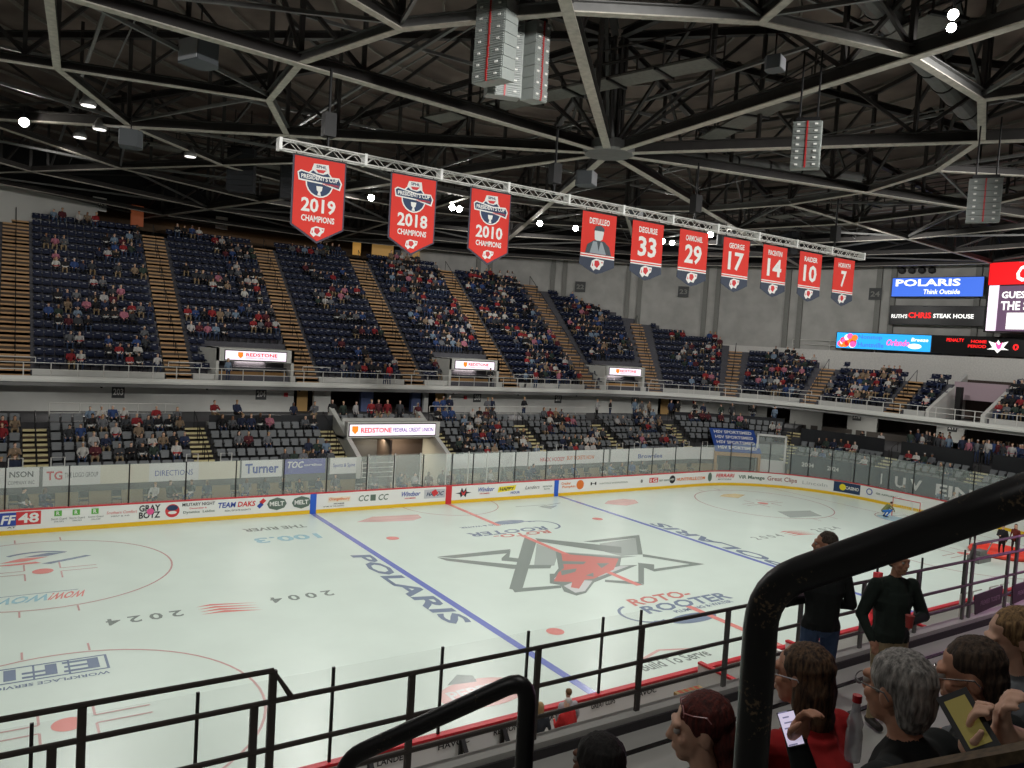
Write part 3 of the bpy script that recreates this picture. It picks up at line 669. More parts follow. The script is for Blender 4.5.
def seatspots_upper():
    out=[]
    for gi in range(len(UA)-1):
        a,b=UA[gi]+1.0,UA[gi+1]-1.0
        for kk in range(19):
            c=UR*(kk+.5); z=UZ+UH*kk
            sc=1.0 if (a<UP.S1 or a>UP.S2) else (UP.r+c)/UP.r
            n=int((b-a)*sc/.53)
            for i in range(n):
                s=a+(b-a)*(i+.5)/n
                if kk+1>NROW(s): continue
                if any(u-.3<s<v+.3 and kk<4 for u,v in VOM): continue
                if BV[0]-.4<s<BV[1]+.4: continue
                x,y=UP.P(s,c)
                if x*x+y*y>47.2**2: continue
                out.append((x,y,z,UP.th(s),gi,kk,i))
    return out
US=seatspots_upper()
USEC=['hidden block','block past the frame edge','first upper block','second upper block','third upper block','fourth upper block','fifth upper block','corner upper block','second curve block','third curve block','last upper block']
USEC=['upper edge block','upper edge block','upper block over 203','upper block over 204','upper block over sign','upper middle block','upper block past middle','upper corner block','upper curve block','upper scoreboard block','upper end block']
place_seats(US,upper_seat_mesh(),'navy_stadium_chair','seat',
  lambda q:'navy upper seat, %s row, %s, %s from the stair'%(ORD[q[5]],USEC[q[4]],ORD[min(19,q[6])]),'navy seats of the upper bowl','remaining navy seats rising to the back of the upper bowl')
# ---- upper vomitories with lit signs
for i,(a,b) in enumerate(VOM):
    sm=(a+b)/2; th=UP.th(sm); x,y=UP.P(sm,0); w=b-a if i<2 else (b-a)*1.15
    o=thing('upper_vomitory','pale concrete entrance block with sloping wings, %s of the three on the balcony'%['nearest section 204','middle','by the corner'][i],'entrance tunnel',(x,y,BAS+.1),-th,'upper balcony entrance blocks')
    k=MB(); k.mm((-w/2,-.3,1.45),(w/2,3.4,2.35)); part('lintel',k,CONC2,o,local=True)
    for sx in (-1,1):
        k=MB(); k.poly([(sx*w/2,-.3,0),(sx*w/2,3.4,0),(sx*w/2,3.4,2.35),(sx*w/2,-.3,2.35)],(-sx*.2,0,0)); part('side_wall',k,CONC2,o,local=True)
        k=MB(); k.poly([(sx*w/2,-.3,0),(sx*w/2,-.3,2.3),(sx*(w/2+.9),2.8,2.3),(sx*(w/2+.9),2.8,0)],(0,.15,0)); part('wing_wall',k,CONC2,o,local=True)
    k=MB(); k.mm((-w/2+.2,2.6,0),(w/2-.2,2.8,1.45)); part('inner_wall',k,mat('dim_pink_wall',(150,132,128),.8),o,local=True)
    k=MB()
    for q in (-.55,.55): k.mm((q*w/2-.6,.6,.72),(q*w/2+.6,1.0,.9))
    part('counter',k,BLACK,o,local=True)
    k=MB(); k.mm((-w/2+.3,.5,0),(w/2-.3,.62,.7)); part('counter_front',k,WOOD,o,local=True)
    R=(math.cos(th),-math.sin(th),0); cx,cy=UP.P(sm,-.33); ws=w*.78
    O=Vector((cx,cy,BAS+1.66))-Vector(R)*ws/2
    sg=litsign('lit_entrance_sign',O,R,ws,.62,LITW,[('REDSTONE',ws*.33,ws*.85,.26,.5,EMR,.04,0),('FEDERAL CREDIT UNION',ws*.33,ws*.86,.1,.19,EMR,.0,0)],'small lit white sign with red word on the %s upper entrance'%['nearest','middle','corner'][i],'lit signs on the upper entrances')
    shield(sg,O,R,(0,0,1),Vector(R).cross(Vector((0,0,1))),ws*.2,.1,.44)
# ---- big end vomitory
x,y=UP.P(90.6,0)
o=thing('end_vomitory','large dark entrance with sloping grey side wall beneath the scoreboard','entrance tunnel',(x,y,BAS+.1),-PI/2)
k=MB(); k.poly([(-2.2,-.4,0),(-2.2,-.4,.7),(-2.2,5.0,3.6),(-2.2,5.0,0)],(.3,0,0)); part('side_wall',k,CONC2,o,local=True)
k=MB(); k.poly([(2.2,-.4,0),(2.2,-.4,.7),(2.2,5.0,3.6),(2.2,5.0,0)],(-.3,0,0)); part('side_wall',k,CONC2,o,local=True)
k=MB(); k.mm((-2,3.2,1.6),(2,3.6,3.0)); part('lintel',k,mat('pinkish_concrete',(170,150,158),.8),o,local=True)
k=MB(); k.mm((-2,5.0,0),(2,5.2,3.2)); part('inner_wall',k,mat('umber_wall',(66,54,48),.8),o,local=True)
k=MB(); k.mm((-1.0,1.5,0),(-.6,1.9,2.6)); part('pillar',k,BLACK,o,local=True)

# ---- parapet and deck above the lower end rows
k=MB(); UP.rect(k,67.5,106,6.3,6.5,7.5,11.15,0,1); struct('wall_upper_parapet',k,mat('parapet_pale',(222,220,214),.85,noise=.12))
k=MB(); UP.rect(k,67.5,104,6.5,9.3,9.8,10.1,0,1); struct('floor_upper_deck',k,CONC)
k=MB()
for h in (.3,.75): k.tube([UP.P(s,6.7,11.3+h) for s in UP.samples(74.5,80,1)],.04,6)
for s in (74.5,77,80): k.tube([UP.P(s,6.7,10.1),UP.P(s,6.7,12.05)],.04,6)
x,y=UP.P(77,6.7); solo('deck_railing',k,RAILG,'pale railing on the deck above the curve parapet','railing',loc=(x,y,10.1))

# ================================================================== DRUM WALL (radius 48)
RW=48.
def dp(a,r=RW,z=None):
    a=math.radians(a); p=(r*math.sin(a),r*math.cos(a)); return p if z is None else (p[0],p[1],z)
def drum(mb,a0,a1,r0,r1,z0,z1,mi=0,step=2.5):
    n=max(1,int(math.ceil((a1-a0)/step))); vs=[];fs=[]
    for i in range(n+1):
        a=a0+(a1-a0)*i/n; vs+=[dp(a,r0,z0),dp(a,r1,z0),dp(a,r1,z1),dp(a,r0,z1)]
    for i in range(n):
        for j in range(4): fs.append((i*4+j,i*4+4+j,i*4+4+(j+1)%4,i*4+(j+1)%4))
    fs.append((0,1,2,3)); fs.append((4*n+3,4*n+2,4*n+1,4*n)); mb.add(vs,fs,mi); return mb
k=MB(); drum(k,14,110,RW,RW+.4,5,19.4); drum(k,-180,-20.5,RW,RW+.4,0,21.5); drum(k,110,180,RW,RW+.4,0,21.5); drum(k,-20.5,14,RW,RW+.4,5,17.6); struct('wall_drum',k,CONCD)
k=MB()
for a in (24.6,34.2,43.8,53.4,63.1,73.0,82.8): 
    for q in (-.75,.75): drum(k,a+q-.28,a+q+.28,RW-.35,RW,8,19.4,0,.3)
struct('wall_pilasters',k,mat('pilaster_concrete',(138,138,133),.85,noise=.1))
k=MB(); drum(k,-20.5,14,RW-3,RW,17.3,17.6); drum(k,-20.5,14,RW+3.5,RW+3.8,17,22); struct('wall_upper_concourse',k,mat('dim_brown_wall',(84,68,52),.9,noise=.2))
k=MB(); drum(k,-180,180,RW-.2,RW+5,19.4,24,0,5); struct('wall_attic',k,mat('attic_dark',(34,34,36),.9))
# things glimpsed in the upper concourse
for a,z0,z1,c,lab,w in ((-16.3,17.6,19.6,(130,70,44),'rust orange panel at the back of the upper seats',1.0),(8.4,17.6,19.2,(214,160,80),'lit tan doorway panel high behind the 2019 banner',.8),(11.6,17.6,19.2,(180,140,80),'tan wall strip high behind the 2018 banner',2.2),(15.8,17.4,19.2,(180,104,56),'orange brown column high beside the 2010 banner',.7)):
    k=MB(); drum(k,a-w*.6,a+w*.6,RW-.6,RW-.4,z0,z1,0,1); x,y=dp(a,RW-.5); solo('concourse_panel',k,mat('panel_%d'%c[0],c,.7,0,c,.25),lab,'wall panel',loc=(x,y,z0))  # faint glow in the panels stands in for warm light on them
k=MB(); drum(k,-30,-20.6,RW-1.2,RW-1.0,16.5,19.2); struct('wall_white_band',k,mat('pale_band',(196,196,190),.8))
for a,z,t in ((-20.0,19.2,'105'),(-7.4,19.3,'106'),(37,16.4,'22'),(50,16.4,'23'),(72,16.6,'24'),(82.3,10.6,'25')):
    x,y=dp(a,RW-.5 if a!=82.3 else 44.2); th=math.radians(a); R=Vector((math.cos(th),-math.sin(th),0)); w=h=1.1
    O=Vector((x,y,z-.55))-R*w/2; N=R.cross(Vector((0,0,1)))
    if a==82.3: continue
    dark=a>20
    o=thing('section_number_sign','%s square sign numbered %s high on the round wall'%('dark' if dark else 'white',t),'sign',tuple(O),0,'section number signs on the walls')
    f=planefn(O,R,(0,0,1)); k=MB(); k.poly([f(0,0),f(w,0),f(w,h),f(0,h)],N*-.04); part('plate',k,mat('sign_grey',(70,72,72),.6) if dark else INKW,o)
    k=MB(); f=planefn(O+N*.012,R,(0,0,1)); lettering(k,t,lambda x_,y_:f(x_+.15,y_+.3),w-.3,.5,0,.05); part('numerals',k,mat('pilaster_concrete',(138,138,133)) if dark else INKK,o)
for i,a in enumerate((73.0,74.0,75.0,76.0)):
    x,y=dp(a+1.5,RW-.1); k=MB(); k.lathe((x,y,18.75),[(.3,-.05),(.3,.3),(.22,.35)],12,0,Matrix.Rotation(-math.radians(a),3,'Z')@Matrix.Rotation(PI/2,3,'X')); solo('round_vent',k,BLACK,'round black vent hole above the blue screen, number %s along the row'%ORD[i],'vent','row of round vents above the blue screen',loc=(x,y,18.75))

# ================================================================== SCREENS
def flatpanel(a0,a1,r,z0,z1):
    P0=Vector(dp(a0,r,z0)); P1=Vector(dp(a1,r,z0)); return P0,(P1-P0).normalized(),(P1-P0).length,z1-z0
O,R,W,H=flatpanel(73.9,82.9,46.9,16.33,17.98)
litsign('ribbon_screen',O,R,W,H,LITBLUE,[('POLARIS',W*.04,W*.76,H*.55,H*.93,LITINK,.08,0),('Think Outside',W*.36,W*.76,H*.12,H*.38,LITINK,.02,.1)],'blue lit screen with big white capitals high on the round wall',None)
O,R,W,H=flatpanel(73.9,83.2,46.9,13.85,15.45)
litsign('steak_house_sign',O,R,W,H,SCRBLK,[("RUTH'S",W*.02,W*.2,H*.32,H*.55,LITINK,.06,0),('CHRIS',W*.21,W*.46,H*.34,H*.66,LITRED,.08,0),('STEAK HOUSE',W*.48,W*.9,H*.36,H*.6,LITINK,.06,0)],'black sign with lit red and white capitals below the blue screen',None)
O,R,W,H=flatpanel(68.5,78.4,46.7,11.42,12.87)
sg=litsign('advert_ribbon',O,R,W,H,LITCY,[('Nonstop',W*.24,W*.5,H*.56,H*.9,LITBLUE,.02,0),('Huntsville',W*.24,W*.52,H*.12,H*.42,LITBLUE,.02,0),('Orlando',W*.54,W*.78,H*.28,H*.68,LITPINK,.06,.2),('Breeze',W*.8,W*.97,H*.6,H*.82,LITINK,.02,.2)],'cyan lit ribbon screen with flowers and pink script',None)
f=planefn(O+R.cross(Vector((0,0,1)))*.014,R,(0,0,1))
for i in range(14):
    cx,cy,rr=W*(.04+.012*i+rnd.random()*.02),H*(.2+.6*rnd.random()),H*.2
    k=MB(); k.poly([f(cx+rr*math.cos(2*PI*q/10),cy+rr*math.sin(2*PI*q/10)) + R.cross(Vector((0,0,1)))*.001*i for q in range(10)]); part('flower_dot',k,[LITPINK,EMO,LITINK,LITRED][i%4],sg)
k=MB(); k.poly([f(W*.84+W*.07*math.cos(2*PI*q/16),H*.3+H*.16*math.sin(2*PI*q/16)) for q in range(16)]); part('smile_logo',k,LITINK,sg)
O,R,W,H=flatpanel(78.5,92,46.7,11.42,12.87)
sg=litsign('score_ribbon',O,R,W,H,SCRBLK,[('PENALTY',W*.11,W*.24,H*.68,H*.88,LITRED,.05,0),('HOME',W*.29,W*.4,H*.64,H*.82,LITRED,.05,0),('PERIOD',W*.27,W*.4,H*.36,H*.54,LITRED,.05,0),('0',W*.58,W*.62,H*.3,H*.66,LITRED,.08,0)],'black score ribbon with red lettering beside the cyan screen',None)
f=planefn(O+R.cross(Vector((0,0,1)))*.014,R,(0,0,1))
k=MB(); k.poly([f(W*(.405+.15*x),H*(.1+.8*y)) for x,y in ((0,.25),(.25,.4),(.05,.85),(.4,.7),(.5,.95),(.6,.7),(.95,.85),(.75,.4),(1,.25),(.65,.25),(.5,0),(.35,.25))]); part('star_logo',k,LITINK,sg)
k=MB(); k.poly([f(W*(.46+.05*x),H*(.3+.45*y))+R.cross(Vector((0,0,1)))*.004 for x,y in ((0,1),(.5,.6),(1,1),(.8,.2),(.5,0),(.2,.3))]); part('wolf_logo',k,LITPINK,sg)
# corner scoreboard
sb=thing('scoreboard','large hanging scoreboard cut by the frame edge, red panel on top, plum screen below','scoreboard',(44,0,13.3))
k=MB(); k.mm((44.05,-6.5,13.2),(46,4.3,18.85)); part('case',k,BLACK,sb)
k=MB(); k.mm((44.0,-6.4,17.0),(44.05,4.22,18.78)); part('lit_top_panel',k,LITCOKE,sb)
k=MB(); k.mm((44.0,-6.4,13.3),(44.05,3.75,16.9)); part('screen',k,LITPUR,sb)
k=MB(); k.mm((43.97,3.35,13.3),(44.04,4.1,16.95)); part('light_strip',k,LITW,sb)
for t,y0,w,z0,h,m,bo,sl in (('Coca-Cola',2.3,6.2,17.2,1.35,LITINK,.03,.2),('GUESS @',3.1,3.0,15.75,.72,LITINK,.1,0),('THE SCORE',3.1,4.0,14.95,.72,LITINK,.1,0)):
    k=MB(); lettering(k,t,planefn((43.96,y0,z0),(0,-1,0),(0,0,1)),w,h,0,bo,sl); part('lettering',k,m,sb)
k=MB(); k.mm((43.96,1.0,13.45),(43.98,2.6,14.75)); part('white_square',k,LITINK,sb,'plain white lit square')

# ================================================================== CANOPY AND GLASS BOX AT THE PLAYER TUNNEL
x,y=LOW.P(63.0,-.2); th=LOW.th(63.0)
o=thing('player_tunnel','blue canopy with repeated white lettering over a tan wooden player tunnel','tunnel',(x,y,0),-th)
k=MB(); k.poly([(-1.9,-.5,2.15),(1.9,-.5,2.15),(1.9,2.1,3.75),(-1.9,2.1,3.75)],(0,0,-.08)); part('canopy',k,mat('canopy_blue',(40,78,158),.6),o,local=True)
k=MB()
for i in range(4):
    f=planefn(Vector((-1.6,-.5,2.17))+Vector((0,2.6,1.6)).normalized()*(.25+.7*i),(1,0,0),(0,2.6,1.6)); lettering(k,'HSV SPORTSMED',f,3.2,.42,0,.05)
part('canopy_lettering',k,INKW,o,local=True)
for sx in (-1,1):
    k=MB(); k.mm((sx*1.8-.1,-.4,-.04),(sx*1.8+.1,2.0,2.1)); part('side_panel',k,WOOD,o,local=True)
k=MB(); k.mm((-1.7,1.9,-.04),(1.7,2.0,2.3)); part('back_panel',k,mat('tunnel_brown',(120,84,60),.8),o,local=True)
k=MB(); k.mm((-1.9,-.42,1.75),(1.9,-.36,2.1)); part('header_board',k,WOOD,o,local=True)
x,y=LOW.P(65.8,-.1); th=LOW.th(65.8)
o=thing('glass_booth','white framed glass booth beside the blue canopy','booth',(x,y,0),-th)
k=MB()
for sx in (-1.1,1.1): k.mm((sx-.08,0,0),(sx+.08,.1,3.7))
k.mm((-1.18,0,3.55),(1.18,.1,3.7)); k.mm((-1.18,0,0),(1.18,.1,1.6)); part('frame',k,WHITE,o,local=True)
k=MB(); k.mm((-1.0,.03,1.6),(1.0,.05,3.55)); part('glass_pane',k,GLASS,o,local=True)
k=MB(); k.mm((-1.1,1.2,0),(1.1,1.25,3.0)); part('rear_board',k,mat('booth_grey',(120,124,124),.7),o,local=True)
# ================================================================== ROOF
ZB=18.9
def zt(r): return 24.2-2.4*(r/48)**2
k=MB(); n=36; rs=[0,8,16,24,32,40,53]
vs=[(0,0,zt(0)+.5)];fs=[]
for r in rs[1:]:
    for j in range(n): vs.append((r*math.sin(2*PI*j/n),r*math.cos(2*PI*j/n),zt(min(r,48))+.5))
for j in range(n): fs.append((0,1+(j+1)%n,1+j))
for i in range(len(rs)-2):
    for j in range(n): fs.append((1+i*n+j,1+i*n+(j+1)%n,1+(i+1)*n+(j+1)%n,1+(i+1)*n+j))
k.add(vs,fs); roof=struct('ceiling',k,mat('roof_deck',(118,104,96),.95,noise=.35,nscale=.5)); roof['label']='dark roof deck above a web of steel trusses'
MAIN=[24.6+40*i for i in range(9)]
RINGS=[14.7,22.0,29.5,37.0,44.5]
def pr(a,r,z): a=math.radians(a); return (r*math.sin(a),r*math.cos(a),z)
for i in range(18):
    a=24.6+20*i; main=(i%2==0); r0=.5 if main else RINGS[0]
    k=MB(); k.ibeam(pr(a,r0,ZB),pr(a,48,ZB),.34 if main else .24,.42 if main else .3,.04,0,1); part('radial_beam',k,[DARK,GALV],roof)
    k=MB(); k.ibeam(pr(a,r0,zt(r0)-.3),pr(a,48,zt(48)-.3),.3,.3,.04); part('top_chord',k,DARK,roof)
    k=MB(); prev=r0; rr=np.linspace(r0,48,9)
    for q in range(8):
        k.beam(pr(a,rr[q],ZB+.2),pr(a,rr[q],zt(rr[q])-.3),.14,.14)
        if q%2==0: k.beam(pr(a,rr[q],ZB+.2),pr(a,rr[q+1],zt(rr[q+1])-.3),.13,.13)
        else: k.beam(pr(a,rr[q],zt(rr[q])-.3),pr(a,rr[q+1],ZB+.2),.13,.13)
    part('truss_web',k,DARK,roof)
for ri,r in enumerate(RINGS):
    k=MB(); k2=MB()
    for i in range(18):
        a=24.6+20*i
        k.ibeam(pr(a,r,ZB),pr(a+20,r,ZB),.26,.3,.035,0,1)
        k2.beam(pr(a,r,zt(r)-.2),pr(a+20,r,zt(r)-.2),.16,.2); k2.beam(pr(a,r,ZB+.1),pr(a+20,r,zt(r)-.2),.12,.12); k2.beam(pr(a+20,r,ZB+.1),pr(a+20,r,zt(r)-.2),.16,.16)
    part('ring_beam',k,[STEEL if ri==0 else DARK,GALV],roof); part('ring_web',k2,DARK,roof)
k=MB(); rr=random.Random(5)
for ri in range(5):
    r0=RINGS[ri]; r1=(RINGS+[48])[ri+1]
    for i in range(18):
        a=24.6+20*i
        k.beam(pr(a,r0,ZB+.05),pr(a+20,r1,ZB+.05),.1,.12) if (i+ri)%2 else k.beam(pr(a+20,r0,ZB+.05),pr(a,r1,ZB+.05),.1,.12)
part('diagonal_brace',k,STEEL,roof)
k=MB()
for r in np.arange(3,48,2.4):
    for i in range(36):
        a=24.6+10*i; k.beam(pr(a,r,zt(r)+.25),pr(a+10,r,zt(r)+.25),.09,.16)
part('purlin',k,mat('purlin',(124,118,110),.7,noise=.2),roof)
k=MB()
for x in (-30,-20,-10,0,10,20,30):
    L=math.sqrt(46**2-x*x); k.beam((x,-L,20.6),(x,L,20.6),.12,.12); k.beam((x+1.2,-L+2,21.2),(x+1.2,L-2,21.2),.05,.05)
for y in (-24,-12,0,12,24):
    L=math.sqrt(46**2-y*y); k.beam((-L,y,20.9),(L,y,20.9),.1,.12)
part('service_pipe',k,STEEL,roof)
k=MB(); k.lathe((0,0,ZB-.25),[(1.1,0),(1.2,.1),(1.2,.5),(.5,.55),(.35,4.4)],12); part('hub_plate',k,[STEEL],roof)
# catwalks and ducts
def catwalk(p,q,label,w=1.1):
    p=Vector(p);q=Vector(q); o=thing('catwalk',label,'catwalk',tuple(p),0,'catwalks in the roof')
    d=(q-p).normalized(); r=d.cross(Vector((0,0,1)))
    k=MB(); k.beam(p,q,w,.08); part('deck',k,mat('catwalk_deck',(110,108,102),.8,noise=.2),o)
    k=MB()
    for s in (-1,1):
        for h in (.5,1.05): k.beam(p+r*s*w/2+Vector((0,0,h)),q+r*s*w/2+Vector((0,0,h)),.05,.05)
        L=(q-p).length; m=int(L/1.8)
        for i in range(m+1): k.beam(p+d*(L*i/m)+r*s*w/2,p+d*(L*i/m)+r*s*w/2+Vector((0,0,1.05)),.05,.05)
    part('railing',k,DARK,o); k=MB(); L=(q-p).length; m=int(L/2)
    for i in range(m+1): k=MB(); k.beam(p+d*(L*i/m)-r*w*.6-Vector((0,0,.07)),p+d*(L*i/m)+r*w*.6-Vector((0,0,.07)),.12,.1); part('cross_bearer',k,BLACK,o)
catwalk((-6,6,20.2),(-2,-8,20.2),'steel catwalk over centre ice beside the grey speaker hangs'); catwalk((6,1,20.2),(0,-15,20.2),'steel catwalk crossing above the hub'); catwalk((-18,22,20),(22,22,20),'long dark catwalk above the far stand'); catwalk((24,-14,20.2),(24,18,20.2),'dark catwalk above the end of the rink')
for (p,q,r,lab) in (((-3,-14,20.6),(12,-10,20.6),.42,'fat grey air duct crossing the upper roof'),((2,3,20),(16,-2,20),.3,'thin grey air duct beyond the roof hub')):
    k=MB(); k.tube([p,q],r,14); 
    for i in range(1,8): 
        c=Vector(p).lerp(Vector(q),i/8); d=(Vector(q)-Vector(p)).normalized(); k.tube([c-d*.05,c+d*.05],r+.03,14,1)
    solo('air_duct',k,[STEEL,BLACK],lab,'air duct',loc=p)
# thin cables
for i in range(6):
    x,y=rr.uniform(0,22),rr.uniform(0,20); p=(x,y,ZB-.1); q=(x+rr.uniform(2,5),y+rr.uniform(-3,3),ZB-rr.uniform(.2,.9)); m=((p[0]+q[0])/2,(p[1]+q[1])/2,ZB-1.1)
    k=MB(); k.tube([p,m,q],.012,5); solo('loose_cable',k,STEEL,'thin slack cable drooping below the roof steel','cable','slack cables below the roof steel',loc=p)
# ------------------------------------------------------------------ line-array loudspeakers
def line_array(loc,rz,n,w,h,label,tilt=.012,lit=True):
    o=thing('speaker_array',label,'loudspeaker',loc,rz,'grey hanging speaker arrays')
    SPK=mat('speaker_grey',(150,156,152),.5,noise=.06) if lit else mat('speaker_shaded',(40,42,46),.6)  # unlit arrays: same cabinet with the shade put into its colour
    z=0;yy=0;a=0
    for i in range(n):
        M=Matrix.Rotation(a,3,'X'); k=MB(); k.box((0,yy,z-h/2),(w,.55,h*.95),0,M); 
        for q in range(5): k.box(Vector((0,yy,z-h/2))+M@Vector((0,-.29,h*(-.36+.18*q))),(w*.94,.04,h*.09),0,M)
        k.box(Vector((0,yy,z-h/2))+M@Vector((0,-.3,0)),(.05,.04,h*.96),1,M)
        for q in (-.3,.3): k.box(Vector((0,yy,z-h/2))+M@Vector((q*w,-.31,0)),(.09,.03,.05),2,M)
        part('cabinet',k,[SPK,mat('speaker_red_trim',(170,40,40),.5),INKW],o,local=True)
        z-=h; yy+=-.0-h*math.sin(a)*.5; a+=tilt
    k=MB(); k.mm((-w*.4,-.2,.02),(w*.4,.2,.14)); k.tube([(-w*.3,0,.1),(-w*.3,0,2.2)],.03,6); k.tube([(w*.3,0,.1),(w*.3,0,2.2)],.03,6); part('rigging_frame',k,BLACK,o,local=True)
    return o
line_array((-11.6,-8.9,19.45),math.radians(-70),8,1.05,.31,'big pair of grey ribbed speaker columns at the top of the roof, nearest column')
line_array((-10.75,-8.0,19.45),math.radians(-20),8,1.0,.31,'big pair of grey ribbed speaker columns at the top of the roof, second column')
line_array((-10.0,-8.5,19.15),math.radians(10),7,.55,.32,'narrow grey speaker column behind the big pair')
line_array((-2.1,-12.06,17.2),math.radians(-55),7,.85,.2,'grey speaker array hanging between hub and round wall')
line_array((6.75,-13.14,16.8),math.radians(-62),7,1.05,.22,'grey speaker array above the scoreboard side')
line_array((-11.5,18.7,20.0),math.radians(150),8,1.5,.3,'dark speaker array beyond the end of the banner truss',.012,False)
line_array((-8.6,18.7,20.0),math.radians(170),8,1.3,.3,'second dark speaker array beside the banner truss end',.012,False)
line_array((31,14,20.2),math.radians(60),5,3.2,.35,'wide dark speaker array above the round wall',.012,False)
def wedge(loc,rz,s,label):
    o=thing('hanging_speaker',label,'loudspeaker',loc,rz,'single speakers hung from the roof')
    k=MB(); k.poly([(-.5*s,-.45*s,-.35*s),(-.5*s,.3*s,-.35*s),(-.25*s,.5*s,-.35*s),(.25*s,.5*s,-.35*s),(.5*s,.3*s,-.35*s),(.5*s,-.45*s,-.35*s)],(0,0,.75*s)); part('cabinet',k,mat('speaker_charcoal',(84,88,92),.6),o,local=True)
    k=MB(); k.mm((-.45*s,-.48*s,-.3*s),(.45*s,-.45*s,.35*s)); part('grille',k,mat('grille_pale',(170,172,176),.6),o,local=True)
    k=MB(); k.tube([(0,0,.4*s),(0,0,.4*s+1.2)],.025,6); part('hanger',k,BLACK,o,local=True)
wedge((-17.4,.6,18.9),math.radians(-65),1.05,'dark grey speaker hung near the top, this side of the ring beam')
wedge((-18.2,10.7,17.75),math.radians(-100),.95,'grey speaker with pale grille hung over the upper seats')
wedge((1.6,3.6,18.35),.6,.95,'small dark speaker just below the roof hub')
wedge((-4.65,-12.71,18.2),math.radians(20),.5,'pale grey box speaker at the top of the roof'); wedge((17,8,17.6),.9,1.1,'dark speaker hung beyond the retired banners'); wedge((9.5,8.6,18.2),.5,.8,'small dark speaker beyond the banner truss')
# ------------------------------------------------------------------ banner truss
TY=-1.5; TZ=15.8
tr=thing('banner_truss','long white lattice truss carrying the red banners','truss',(1,TY,TZ))
X0,X1=-15.25,17.6
k=MB()
for dy in (-.15,.15):
    for dz in (0,.32): k.tube([(X0,TY+dy,TZ+dz),(X1,TY+dy,TZ+dz)],.028,6)
part('chord',k,RAILG,tr)
nseg=11; L=(X1-X0)/nseg
for i in range(nseg):
    k=MB(); a=X0+L*i
    for q in range(8):
        x0=a+L*q/8; x1=a+L*(q+1)/8; u=.0 if q%2==0 else .32
        for dy in (-.15,.15): k.tube([(x0,TY+dy,TZ+u),(x1,TY+dy,TZ+.32-u)],.014,5)
        k.tube([(x0,TY-.15 if q%2 else TY+.15,TZ+.32),(x1,TY+.15 if q%2 else TY-.15,TZ+.32)],.012,5)
        k.tube([(x0,TY-.15 if q%2 else TY+.15,TZ),(x1,TY+.15 if q%2 else TY-.15,TZ)],.012,5)
    part('lattice',k,RAILG,tr)
for i in range(nseg+1):
    k=MB(); a=X0+L*i; k.mm((a-.05,TY-.19,TZ-.04),(a+.05,TY+.19,TZ+.36)); part('joint_plate',k,WHITE,tr)
for i,x in enumerate((-13.6,-4,4.2,15)):
    k=MB(); k.mm((x-.2,TY-.2,TZ+.7),(x+.2,TY+.2,TZ+1.5)); k.tube([(x,TY,TZ+.3),(x,TY,TZ+3.0)],.05,6); solo('hoist_motor',k,BLACK,'black chain hoist on the white truss above the %s'%['2019 banner','gap after 2010','number 29 banner','number 7 banner'][i],'hoist','chain hoists on the truss',loc=(x,TY,TZ+.7))
def yb(y): return lambda x,z: (x,y,z)
def cloth(mb,pts,y,t=.02,mi=0): mb.poly([(x,y,z) for x,z in pts],(0,t,0),mi)
def logo_wolf(parent,x,z,w,y):
    k=MB(); k.poly([(x+w*a,y,z+w*b) for a,b in ((-.5,-.15),(-.42,.2),(-.1,.35),(.25,.3),(.5,.28),(.45,0),(.3,-.1),(.2,-.3),(-.1,-.25),(-.25,-.38))]); part('wolf_logo',k,INKW,parent)
    k=MB(); k.poly([(x+w*a,y-.004,z+w*b) for a,b in ((-.2,.22),(.08,.25),(.2,.05),(.0,-.2),(-.22,-.05))]); k.poly([(x+w*a,y-.004,z+w*b) for a,b in ((-.36,.12),(-.3,-.1),(-.4,-.12))]); k.poly([(x+w*a,y-.004,z+w*b) for a,b in ((.27,.18),(.42,.2),(.38,.08))]); part('wolf_logo_red',k,INKR,parent)
BY=TY-.2
